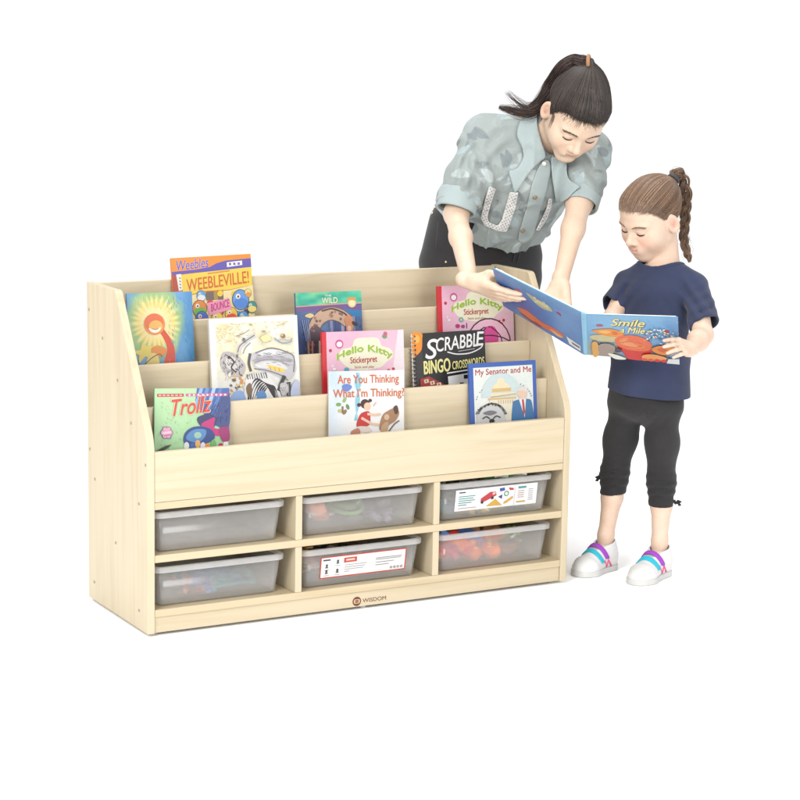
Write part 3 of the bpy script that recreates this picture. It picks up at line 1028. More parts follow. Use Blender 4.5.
def art_zebra(A):
    def f(a, b):
        w = (252, 250, 244)
        e = min(a - 0.05, 0.96 - a, b - 0.05)
        k = mixc((244, 234, 198), (250, 246, 234), vnoise(a * 7, b * 7, 5) * 1.3)
        k = mixc(k, (222, 206, 140), max(0, vnoise(a * 18, b * 18, 8) - 0.45) * 1.5 * (1 - b) * (1.25 - a))
        k = mixc(k, (206, 206, 206), max(0, vnoise(a * 30, b * 30, 12) - 0.6) * 1.0)
        k = mixc(k, (214, 222, 242), (b - 0.6) * 1.6)
        return mixc(w, k, e / 0.02)
    A.grid(f, 70, 84, b1=A.h / A.hv)
    G, DK = (128, 124, 126), (46, 42, 46)
    rn = random.Random(5)

    def hatch(n, ar, br, ln, wd, cols, ang=0.8, k=0.5):
        for _ in range(n):
            a, b = rn.uniform(*ar), rn.uniform(*br)
            t = ang + rn.uniform(-k, k)
            A.line([(a, b), (a + ln * math.cos(t), b + ln * math.sin(t))], wd, rn.choice(cols), up=(_ % 8 == 0))
        A.up()
    hatch(70, (0.06, 0.36), (0.06, 0.3), 0.03, 0.005, [(214, 190, 116), (196, 180, 130), (226, 206, 140)], 0.4, 1.2)
    hatch(40, (0.3, 0.9), (0.06, 0.34), 0.028, 0.004, [(220, 204, 160), (206, 206, 200), (190, 180, 160)], 2.4, 1.5)
    # curved rail and ship hull
    A.curve([(0.31, 0.44), (0.33, 0.36), (0.41, 0.28), (0.51, 0.22)], 0.05, (214, 212, 210))
    A.curve([(0.3, 0.42), (0.33, 0.34), (0.42, 0.27), (0.5, 0.22)], 0.012, (120, 118, 120))
    A.curve([(0.36, 0.44), (0.39, 0.37), (0.45, 0.31)], 0.012, (160, 158, 160))
    hull = [(0.46, 0.55), (0.44, 0.46), (0.52, 0.42), (0.7, 0.39), (0.86, 0.45), (0.94, 0.52), (0.96, 0.68), (0.86, 0.80), (0.66, 0.70), (0.5, 0.64)]
    A.blob(hull, (206, 203, 207))
    A.blob([(0.5, 0.455), (0.65, 0.405), (0.84, 0.44), (0.76, 0.47), (0.6, 0.475)], (236, 234, 236))
    A.blob([(0.47, 0.52), (0.6, 0.48), (0.8, 0.50), (0.92, 0.56), (0.86, 0.58), (0.64, 0.53), (0.5, 0.55)], (176, 173, 179))
    A.blob([(0.5, 0.58), (0.62, 0.55), (0.78, 0.58), (0.86, 0.66), (0.7, 0.64), (0.54, 0.62)], (232, 230, 228))
    A.blob([(0.62, 0.595), (0.7, 0.61), (0.82, 0.655), (0.8, 0.695), (0.68, 0.655)], (246, 212, 104))
    for q in (0.66, 0.71, 0.76): A.line([(q, 0.61 + (q - 0.66) * 0.3), (q + 0.01, 0.66 + (q - 0.66) * 0.3)], 0.008, (200, 150, 70))
    hatch(60, (0.5, 0.92), (0.44, 0.6), 0.05, 0.005, [(170, 168, 172), (150, 148, 152), (226, 224, 226)], 0.25, 0.3)
    A.curve([(0.5, 0.44), (0.68, 0.39), (0.86, 0.45), (0.94, 0.52), (0.93, 0.7)], 0.012, G)
    A.curve([(0.48, 0.56), (0.6, 0.53), (0.76, 0.55), (0.88, 0.62)], 0.008, (150, 146, 150))
    A.curve([(0.48, 0.63), (0.62, 0.66), (0.78, 0.73), (0.86, 0.8)], 0.010, (120, 116, 120))
    A.curve([(0.44, 0.66), (0.42, 0.56), (0.44, 0.44)], 0.028, (80, 78, 82))
    # figure at the left
    A.blob([(0.1, 0.52), (0.13, 0.42), (0.22, 0.41), (0.32, 0.48), (0.38, 0.6), (0.33, 0.71), (0.2, 0.70), (0.12, 0.62)], (190, 184, 184))
    A.blob([(0.16, 0.5), (0.22, 0.46), (0.3, 0.54), (0.28, 0.64), (0.18, 0.6)], (222, 216, 212))
    hatch(60, (0.12, 0.34), (0.43, 0.67), 0.035, 0.007, [(90, 84, 86), (70, 64, 66), (140, 134, 132), (226, 222, 218)], 1.3, 1.0)
    A.curve([(0.2, 0.46), (0.25, 0.53), (0.22, 0.6), (0.27, 0.66)], 0.016, (56, 50, 52)); A.ell(0.2, 0.475, 0.02, 0.016, (60, 54, 56))
    for i in range(26):
        a, b = rn.uniform(0.15, 0.38), rn.uniform(0.68, 0.92)
        A.ell(a, b, rn.uniform(0.010, 0.026), rn.uniform(0.008, 0.018), rn.choice([(240, 186, 90), (222, 146, 76), (250, 226, 160), (110, 90, 80), (236, 232, 226)]), rot=rn.uniform(0, 3), n=9)
    # zebra mane and stripes
    A.blob([(0.36, 0.84), (0.4, 0.72), (0.54, 0.68), (0.68, 0.78), (0.76, 0.95), (0.76, 1.2), (0.36, 1.2)], (240, 238, 236))
    for i in range(7):
        o = i * 0.052
        wd = [0.006] + [0.013 + 0.007 * math.sin(j * 0.7 + i) for j in range(23)] + [0.006]
        A.curve([(0.385 + o * 0.3, 1.1), (0.41 + o * 0.6, 0.90 - o * 0.05), (0.49 + o * 0.62, 0.76 + o * 0.32), (0.60 + o * 0.42, 0.83 + o * 0.5), (0.70 + o * 0.2, 1.02 + o * 0.4)], wd, DK)
    for i in range(9): A.line([(0.39 + i * 0.026, 0.695 - 0.002 * i), (0.40 + i * 0.027, 0.755)], 0.011, [(70, 66, 68), (150, 146, 146)][i % 2])
    A.blob([(0.37, 0.86), (0.42, 0.8), (0.44, 0.9), (0.4, 0.98)], (130, 104, 76))
    A.blob([(0.48, 0.94), (0.56, 0.9), (0.6, 0.98), (0.54, 1.04)], (96, 150, 206))
    A.line([(0.74, 0.92), (0.78, 0.82), (0.82, 0.74)], 0.04, (60, 56, 58)); A.line([(0.755, 0.91), (0.79, 0.82)], 0.012, (150, 148, 150))
    A.line([(0.86, 0.82), (0.865, 1.0)], 0.045, (64, 62, 64)); A.line([(0.855, 0.84), (0.858, 1.0)], 0.01, (160, 158, 160))
    A.blob([(0.76, 0.84), (0.84, 0.84), (0.85, 0.94), (0.78, 0.98)], (206, 202, 204))
    hatch(20, (0.76, 0.84), (0.85, 0.95), 0.02, 0.005, [(120, 118, 120), (236, 234, 236)], 1.2, 0.6)
    A.blob([(0.2, 0.96), (0.3, 0.88), (0.36, 0.98), (0.34, 1.2), (0.18, 1.2)], (150, 180, 232)); A.blob([(0.9, 0.86), (0.97, 0.8), (0.97, 1.0), (0.88, 1.0)], (200, 210, 238))
    A.ell(0.82, 0.25, 0.026, 0.022, (150, 112, 80)); A.ell(0.81, 0.24, 0.012, 0.01, (226, 190, 130)); A.curve([(0.72, 0.27), (0.8, 0.33), (0.9, 0.33), (0.92, 0.28)], 0.012, (150, 166, 186)); A.curve([(0.72, 0.3), (0.8, 0.29), (0.9, 0.31)], 0.007, (170, 180, 190))
    A.curve([(0.28, 0.22), (0.36, 0.2), (0.44, 0.15)], 0.007, (150, 144, 120)); A.line([(0.36, 0.27), (0.39, 0.3)], 0.02, (130, 130, 128)); A.ell(0.37, 0.26, 0.016, 0.014, (110, 110, 110))
    A.ell(0.6, 0.18, 0.024, 0.009, (160, 160, 150)); A.ell(0.46, 0.09, 0.014, 0.01, (180, 166, 120)); A.blob([(0.56, 0.25), (0.64, 0.22), (0.68, 0.28), (0.6, 0.31)], (246, 230, 170))
    A.curve([(0.75, 0.12), (0.82, 0.1), (0.88, 0.07)], 0.01, (222, 200, 140))


def art_wild(A):
    A.grid(lambda a, b: mixc(mixc((58, 84, 140), (110, 140, 186), vnoise(a * 5, b * 3, 2)), (44, 60, 108), abs(a - 0.5) * 1.2 - 0.2), 24, 24, b1=A.h / A.hv)
    A.poly([(0.0, 0.22), (0.35, 0.22), (0.6, 0.18), (1, 0.24), (1, 0.36), (0, 0.3)], (120, 90, 150))
    A.poly([(0.55, 0.27), (1, 0.33), (1, 0.44), (0.6, 0.38)], (40, 128, 186))
    A.grid(lambda a, b: mixc(mixc((30, 160, 140), (90, 210, 170), vnoise(a * 8, b * 14, 4) * 1.2), (170, 226, 150), vnoise(a * 11, b * 9, 9) * 1.6 - 0.9), 40, 12, b1=0.215)
    A.line([(0, 0.225), (0.5, 0.21), (1, 0.2)], 0.014, (226, 160, 150))
    A.text('THE', 0.44, 0.045, 0.54, 0.075, (240, 250, 240), bold=0.03)
    A.text('WILD', 0.395, 0.095, 0.63, 0.19, (60, 110, 80), bold=0.07)
    A.text('WILD', 0.395, 0.095, 0.63, 0.19, (252, 244, 196), bold=0.035)
    A.ell(0.85, 0.2, 0.065, 0.06, (240, 214, 150)); A.ell(0.85, 0.2, 0.045, 0.04, (250, 236, 190))
    for k in range(4): A.ell(0.79 + k * 0.035, 0.12 + 0.01 * abs(k - 1.5), 0.02, 0.026, (214, 170, 90))
    for i in range(5): A.rect(0.5 + i * 0.085, 0.42, 0.545 + i * 0.085, 0.75, [(150, 150, 190), (70, 90, 140), (176, 170, 200), (90, 60, 90), (130, 150, 190)][i])
    A.rect(0.0, 0.75, 1, 1.5, (60, 80, 130))
    A.strokes(60, 0.02, 0.4, 0.98, 1.0, 0.06, 0.008, [(80, 104, 160), (110, 130, 180), (44, 60, 104), (140, 120, 160)], 1.5, 0.3, 8)
    # arched long neck and a spotted body, generic giraffe
    p = [(0.24, 1.1), (0.23, 0.86), (0.25, 0.62), (0.34, 0.44), (0.5, 0.36), (0.66, 0.4), (0.78, 0.5)]
    A.curve(p, 0.19, (120, 96, 96)); A.curve(p, 0.165, (214, 178, 152))
    A.blob([(0.18, 0.7), (0.24, 0.55), (0.36, 0.6), (0.4, 0.8), (0.36, 1.2), (0.2, 1.2)], (104, 88, 98))
    rn = random.Random(9)
    q = catmull([(x[0], x[1], 0) for x in p], 6)
    for i in range(34):
        c = rn.choice(q)
        A.ell(c[0] + rn.uniform(-0.06, 0.06), c[1] + rn.uniform(-0.05, 0.05), 0.019, 0.016, rn.choice([(150, 104, 92), (128, 92, 90), (176, 128, 108)]), rot=rn.uniform(0, 3), n=8)
    A.curve([(0.38, 0.31), (0.54, 0.28), (0.7, 0.35), (0.76, 0.4)], 0.02, (84, 56, 50))
    A.blob([(0.72, 0.46), (0.78, 0.4), (0.84, 0.44), (0.86, 0.56), (0.82, 0.7), (0.75, 0.7), (0.74, 0.56)], (220, 150, 110))
    A.blob([(0.84, 0.5), (0.92, 0.54), (0.9, 0.58), (0.84, 0.56)], (60, 50, 60)); A.ell(0.79, 0.62, 0.03, 0.04, (240, 200, 180))
    for a in (0.22, 0.27, 0.33): A.line([(a, 0.8), (a - 0.01, 1.1)], 0.03, [(214, 150, 150), (90, 80, 90), (220, 200, 190)][int((a - 0.22) / 0.05)])
    A.blob([(0.12, 0.38), (0.2, 0.34), (0.26, 0.38), (0.2, 0.42)], (236, 210, 150))
    for i in range(4): A.line([(0.08 + i * 0.03, 0.45), (0.13 + i * 0.02, 0.8)], 0.012, (140, 156, 196))


def art_sticker(left):
    def d(A):
        A.grid(lambda a, b: mixc((247, 190, 214), (250, 214, 228), vnoise(a * 3, b * 3, 3)), 10, 10, b1=A.h / A.hv)
        RD = (214, 40, 50)
        A.rect(0, 0, 0.045, A.h / A.hv, (222, 44, 56))
        if left: A.poly([(0.93, 0), (1, 0), (1, 1.5), (0.97, 1.5), (0.86, 0.6)], (252, 236, 242))
        cr = (252, 248, 220)
        A.blob([(0.2, 0.42), (0.22, 0.3), (0.35, 0.25), (0.4, 0.13), (0.55, 0.11), (0.68, 0.13), (0.72, 0.25), (0.83, 0.31), (0.86, 0.43), (0.78, 0.52), (0.7, 0.6), (0.5, 0.64), (0.33, 0.6), (0.24, 0.52)], cr)
        A.text('Hello Kitty', 0.17, 0.36, 0.85, 0.5, (250, 252, 220), bold=0.16, arc=0.13)
        A.text('Hello Kitty', 0.17, 0.36, 0.85, 0.5, (166, 200, 62), bold=0.09, arc=0.13)
        A.text('Stickerpret', 0.33, 0.42, 0.66, 0.55, (196, 60, 56), bold=0.03, rise=0.01)
        A.text('Stick and play', 0.38, 0.565, 0.62, 0.615, (200, 110, 120), bold=0.01)
        A.ell(0.2, 0.2, 0.048, 0.048, (216, 90, 150)); A.ell(0.2, 0.205, 0.034, 0.03, (255, 250, 252))
        rn = random.Random(6)
        for (a, b) in ((0.09, 0.3), (0.19, 0.83), (0.8, 0.66), (0.83, 0.7), (0.86, 0.64)):
            A.ell(a, b, 0.018, 0.018, (204, 44, 70)); 
        A.ell(0.13, 0.6, 0.02, 0.014, (255, 245, 250)); A.ell(0.11, 0.55, 0.012, 0.012, (255, 245, 250))
        if left:
            A.ell(0.76, 0.1, 0.03, 0.024, (110, 170, 110)); A.ell(0.77, 0.06, 0.024, 0.024, (206, 110, 120))
            A.ell(0.28, 0.62, 0.03, 0.026, (90, 170, 200))
            A.line([(0.2, 0.69), (0.36, 0.69)], 0.02, (200, 50, 120)); A.line([(0.45, 0.7), (0.74, 0.69)], 0.022, (110, 50, 70))
        else:
            A.ell(0.29, 0.6, 0.03, 0.028, (90, 180, 200)); A.ell(0.29, 0.6, 0.014, 0.014, (250, 220, 90))
            A.ell(0.24, 0.71, 0.03, 0.024, (206, 50, 130)); A.ell(0.31, 0.72, 0.026, 0.02, (170, 60, 140)); A.line([(0.36, 0.66), (0.36, 0.76)], 0.01, (60, 50, 120))
            # striped ball
            A.ell(0.65, 1.05, 0.3, 0.3, (60, 30, 50)); A.ell(0.65, 1.05, 0.285, 0.285, (250, 200, 222))
            A.blob([(0.6, 0.76), (0.72, 0.74), (0.78, 0.9), (0.75, 1.1), (0.6, 1.1), (0.56, 0.92)], (232, 80, 160))
            A.blob([(0.38, 0.98), (0.46, 0.84), (0.5, 0.86), (0.46, 1.0), (0.46, 1.2), (0.4, 1.2)], (238, 130, 180))
            for q in ([(0.62, 0.745), (0.55, 0.9), (0.53, 1.1)], [(0.68, 0.745), (0.8, 0.9), (0.84, 1.1)], [(0.65, 0.74), (0.66, 0.75), (0.67, 0.76)], [(0.37, 0.98), (0.6, 0.9), (0.8, 0.93), (0.94, 1.02)], [(0.6, 0.745), (0.45, 0.88), (0.4, 1.0)]):
                A.curve(q, 0.014, (70, 26, 50))
    return d


def art_thinking(A):
    A.grid(lambda a, b: mixc((252, 251, 250), (206, 226, 244), (0.5 - a) * 1.7 - 0.1 + 0.5 * vnoise(a * 6, b * 6, 2) - b * 0.5), 24, 24, b1=A.h / A.hv)
    for i in range(8):
        A.curve([(0.38 + 0.02 * math.sin(i), 0.03), (0.34 + 0.012 * i, 0.2), (0.40 - 0.008 * i, 0.45), (0.33 + 0.006 * i, 0.78)], 0.016, [(150, 206, 226), (180, 222, 234), (120, 190, 216)][i % 3])
    A.blob([(0.17, 0.22), (0.25, 0.2), (0.3, 0.25), (0.24, 0.32), (0.18, 0.3)], (110, 140, 206))
    for i, (a, b) in enumerate(((0.12, 0.52), (0.2, 0.45), (0.24, 0.56), (0.14, 0.62), (0.2, 0.64))):
        A.ell(a, b, 0.035, 0.022, [(130, 170, 90), (160, 190, 110), (110, 150, 90), (196, 200, 120), (150, 120, 90)][i], rot=i)
    A.rect(0.16, 0.55, 0.185, 0.66, (150, 110, 80))
    OR = (222, 108, 40)
    A.text('Are You Thinking', 0.11, 0.065, 0.93, 0.235, OR, bold=0.025)
    A.text("What I'm Thinking?", 0.05, 0.28, 1.0, 0.45, OR, bold=0.025)
    # girl in a red dress and an animal leaning back
    A.ell(0.47, 0.52, 0.06, 0.055, (74, 44, 40)); A.ell(0.39, 0.535, 0.026, 0.022, (74, 44, 40)); A.ell(0.54, 0.47, 0.024, 0.02, (74, 44, 40))
    A.ell(0.5, 0.56, 0.045, 0.045, (246, 206, 176))
    A.blob([(0.43, 0.66), (0.52, 0.64), (0.54, 0.72), (0.52, 0.86), (0.36, 0.88), (0.38, 0.74)], (208, 52, 50))
    A.line([(0.5, 0.68), (0.6, 0.7), (0.68, 0.69)], 0.028, (246, 206, 176)); A.line([(0.42, 0.74), (0.56, 0.84), (0.66, 0.86)], 0.03, (246, 206, 176))
    A.line([(0.58, 0.56), (0.62, 0.5)], 0.016, (236, 200, 180))
    A.blob([(0.36, 0.88), (0.5, 0.88), (0.56, 0.95), (0.44, 0.97)], (240, 226, 214)); A.blob([(0.28, 0.95), (0.38, 0.9), (0.4, 1.0), (0.3, 1.03)], (200, 140, 110))
    A.blob([(0.7, 0.72), (0.78, 0.64), (0.88, 0.6), (0.93, 0.68), (0.88, 0.8), (0.8, 0.86), (0.72, 0.95), (0.66, 0.92)], (178, 134, 100))
    A.blob([(0.85, 0.6), (0.9, 0.56), (0.92, 0.66), (0.88, 0.7)], (96, 64, 50)); A.ell(0.76, 0.74, 0.035, 0.035, (226, 190, 156))
    A.blob([(0.7, 0.86), (0.78, 0.82), (0.76, 0.98), (0.68, 1.0)], (206, 170, 130))
    A.curve([(0.78, 0.98), (0.86, 0.86), (0.93, 0.8)], 0.016, (120, 100, 90)); A.curve([(0.3, 1.02), (0.5, 0.99), (0.7, 1.01)], 0.012, (190, 170, 150))


def art_scrabble(A):
    DK = (38, 35, 36)
    A.rect(0, 0, 1, A.h / A.hv, DK)
    A.rect(0.0, 0, 0.13, A.h / A.hv, (60, 56, 56))
    A.blob([(0.0, -0.0), (0.13, 0.0), (0.135, 0.12), (0.12, 0.3), (0.05, 0.4), (0.0, 0.42)], (246, 150, 46))
    A.ell(0.06, 0.1, 0.04, 0.05, (250, 190, 90))
    for i in range(15): A.ell(0.035, 0.05 + i * 0.085, 0.012, 0.012, (20, 20, 20), n=8)
    WH = (250, 250, 248)
    A.text('S', 0.17, 0.12, 0.34, 0.48, WH, bold=0.03, shear=0.2)
    A.text('CRABBL', 0.32, 0.11, 0.90, 0.36, WH, bold=0.028, shear=0.12, rise=0.06)
    A.text('E', 0.875, 0.035, 0.985, 0.29, WH, bold=0.03, shear=0.15)
    A.curve([(0.47, 0.375), (0.6, 0.425), (0.78, 0.42), (0.93, 0.34), (0.97, 0.26)], 0.014, WH)
    A.line([(0.62, 0.375), (0.85, 0.345)], 0.008, (190, 190, 190))
    YL = (247, 240, 160)
    A.text('BINGO', 0.14, 0.52, 0.50, 0.76, YL, bold=0.055, rise=0.03)
    A.text('CROSSWORDS', 0.53, 0.56, 0.975, 0.71, YL, bold=0.04, rise=0.055)
    A.line([(0.45, 0.77), (0.98, 0.705)], 0.016, (250, 250, 250))
    A.poly([(0.46, 0.83), (0.98, 0.76), (1.0, 1.3), (0.48, 1.35)], (240, 240, 238))
    for (a, b) in ((0.68, 0.82), (0.76, 0.8), (0.62, 0.96), (0.7, 1.0), (0.84, 0.9), (0.55, 1.05)):
        A.rect(a, b, a + 0.055, b + 0.075, (40, 40, 40))
    A.rect(0.74, 0.8, 0.8, 0.95, (40, 40, 40))
    A.poly([(0.08, 0.84), (0.2, 0.8), (0.44, 1.0), (0.44, 1.3), (0.08, 1.3)], (176, 58, 54))
    for i, (a, b) in enumerate(((0.13, 0.86), (0.21, 0.9), (0.3, 0.94), (0.38, 1.0), (0.12, 1.0), (0.22, 1.04))):
        A.poly([(a, b), (a + 0.06, b - 0.012), (a + 0.068, b + 0.055), (a + 0.008, b + 0.068)], (244, 222, 190)); A.rect(a + 0.025, b + 0.01, a + 0.04, b + 0.045, (120, 50, 40))


def art_senator(A):
    A.rect(0, 0, 1, A.h / A.hv, (66, 104, 186))
    A.grid(lambda a, b: mixc((232, 242, 236), (250, 250, 244), vnoise(a * 5, b * 5, 1)), 12, 12, a0=0.055, a1=0.945, b0=0.075, b1=A.h / A.hv - 0.04)
    A.text('My Senator and Me', 0.085, 0.105, 0.93, 0.235, (186, 44, 46), bold=0.03, rise=0.01)
    for k in range(24):
        t = math.pi * (0.06 + 0.88 * k / 23)
        if k in (2, 6, 9, 16, 19): continue
        a, b = 0.5 - 0.42 * math.cos(t), 0.66 - 0.34 * math.sin(t)
        A.line([(a - 0.008, b + 0.012), (a + 0.012, b - 0.004)], 0.014, (150, 170, 180))
    A.ell(0.46, 0.58, 0.3, 0.3, (216, 232, 232), lo=0, hi=math.pi)
    CR, TN = (250, 236, 196), (230, 196, 130)
    A.blob([(0.42, 0.28), (0.5, 0.28), (0.5, 0.36), (0.42, 0.36)], CR)
    A.ell(0.46, 0.5, 0.15, 0.13, CR, lo=0, hi=math.pi); A.rect(0.32, 0.44, 0.61, 0.5, TN); A.rect(0.3, 0.52, 0.66, 0.57, CR)
    A.line([(0.3, 0.58), (0.68, 0.55)], 0.012, (196, 170, 130)); A.rect(0.26, 0.6, 0.68, 0.63, TN); A.rect(0.28, 0.63, 0.66, 1.0, (248, 240, 214))
    for k in range(7): A.rect(0.41 + k * 0.035, 0.64, 0.42 + k * 0.035, 0.7, (206, 160, 110))
    # man in a blue suit
    A.blob([(0.7, 0.5), (0.77, 0.46), (0.84, 0.5), (0.84, 0.6), (0.78, 0.65), (0.71, 0.6)], (244, 212, 186)); A.blob([(0.7, 0.49), (0.77, 0.43), (0.85, 0.47), (0.84, 0.52), (0.76, 0.5)], (236, 228, 220))
    A.blob([(0.62, 0.74), (0.68, 0.66), (0.86, 0.65), (0.92, 0.74), (0.93, 1.2), (0.62, 1.2)], (72, 128, 182))
    A.poly([(0.72, 0.64), (0.83, 0.64), (0.8, 0.96)], (250, 250, 250)); A.poly([(0.765, 0.65), (0.795, 0.65), (0.81, 0.86), (0.79, 0.94), (0.775, 0.86)], (206, 80, 70))
    # shaggy dog
    A.blob([(0.08, 0.94), (0.1, 0.82), (0.2, 0.74), (0.32, 0.72), (0.44, 0.78), (0.5, 0.88), (0.5, 1.2), (0.08, 1.2)], (222, 222, 222))
    rn = random.Random(3)
    for k in range(30):
        t = 2.7 - 2.4 * k / 29
        a, b = 0.29 + 0.21 * math.cos(t), 0.98 - 0.26 * math.sin(t) - 0.02
        A.curve([(a, b), (a + 0.02, b - 0.02), (a + 0.04 * math.cos(t), b + rn.uniform(-0.02, 0.03))], 0.016, rn.choice([(40, 40, 42), (90, 90, 92), (130, 130, 132)]), 3)
    A.blob([(0.17, 0.84), (0.28, 0.8), (0.38, 0.84), (0.28, 0.88)], (130, 130, 134)); A.curve([(0.16, 0.93), (0.22, 0.9), (0.27, 0.94)], 0.016, (70, 70, 72)); A.curve([(0.32, 0.94), (0.37, 0.9), (0.43, 0.93)], 0.016, (70, 70, 72))
    A.ell(0.3, 0.98, 0.04, 0.03, (50, 50, 52))


book('picture_book', 'orange and purple comic style book titled WEEBLEVILLE! in the back tier', [(170.5, 258.6), (250, 254), (255, 316.5), (175.5, 322)], 3, 0.005, (238, 140, 50), art_weeble)
book('picture_book', 'blue book with a glowing yellow sun painting beside the left side panel', [(123.5, 294), (190, 291.6), (196.6, 362.4), (133, 365.8)], 2, 0.005, (90, 150, 200), art_sun)
book('picture_book', 'book titled WILD with a bending giraffe under a green band', [(290.5, 293.8), (359.9, 290.8), (364.6, 351), (302.5, 353.8)], 2, 0.005, (70, 90, 140), art_wild)
book('sticker_book', 'pink sticker book behind the black crossword book, partly under the hand of the woman', [(436.6, 287), (509.8, 284.4), (517.2, 340.5), (441.2, 343.5)], 2, 0.010, (222, 44, 56), art_sticker(False))
book('sticker_book', 'pink sticker book behind the white thinking book in the middle of the tiers', [(319.4, 333), (402.6, 330), (405.8, 391), (327, 394.5)], 1, 0.010, (222, 44, 56), art_sticker(True))
book('picture_book', 'large white book with a grey pencil drawing and black zebra stripes on its cover', [(205.6, 320.4), (292, 315.6), (305.5, 396.3), (216.6, 401.5)], 1, 0.009, (236, 232, 224), art_zebra, hard=True)
book('puzzle_book', 'black spiral bound crossword book titled SCRABBLE BINGO CROSSWORDS', [(410.5, 335), (482.5, 330), (488.5, 383.7), (415.7, 387.8)], 1, 0.010, (38, 35, 36), art_scrabble, spiral=True)
book('picture_book', 'green comic book titled Trollz with blue drapes in the front tier at the left end', [(153.5, 388.5), (231, 389), (227.5, 448.5), (155.8, 452.2)], 0, 0.004, (120, 180, 130), art_trollz)
book('picture_book', 'white book with orange title Are You Thinking in the front tier', [(330, 371.4), (405.6, 371.4), (402.3, 431.7), (328.8, 437.4)], 0, 0.006, (240, 238, 234), art_thinking)
book('picture_book', 'blue bordered book titled My Senator and Me at the right end of the front tier', [(467.5, 364.3), (533, 360.5), (540, 419), (473, 424)], 0, 0.008, (66, 104, 186), art_senator, hard=True)

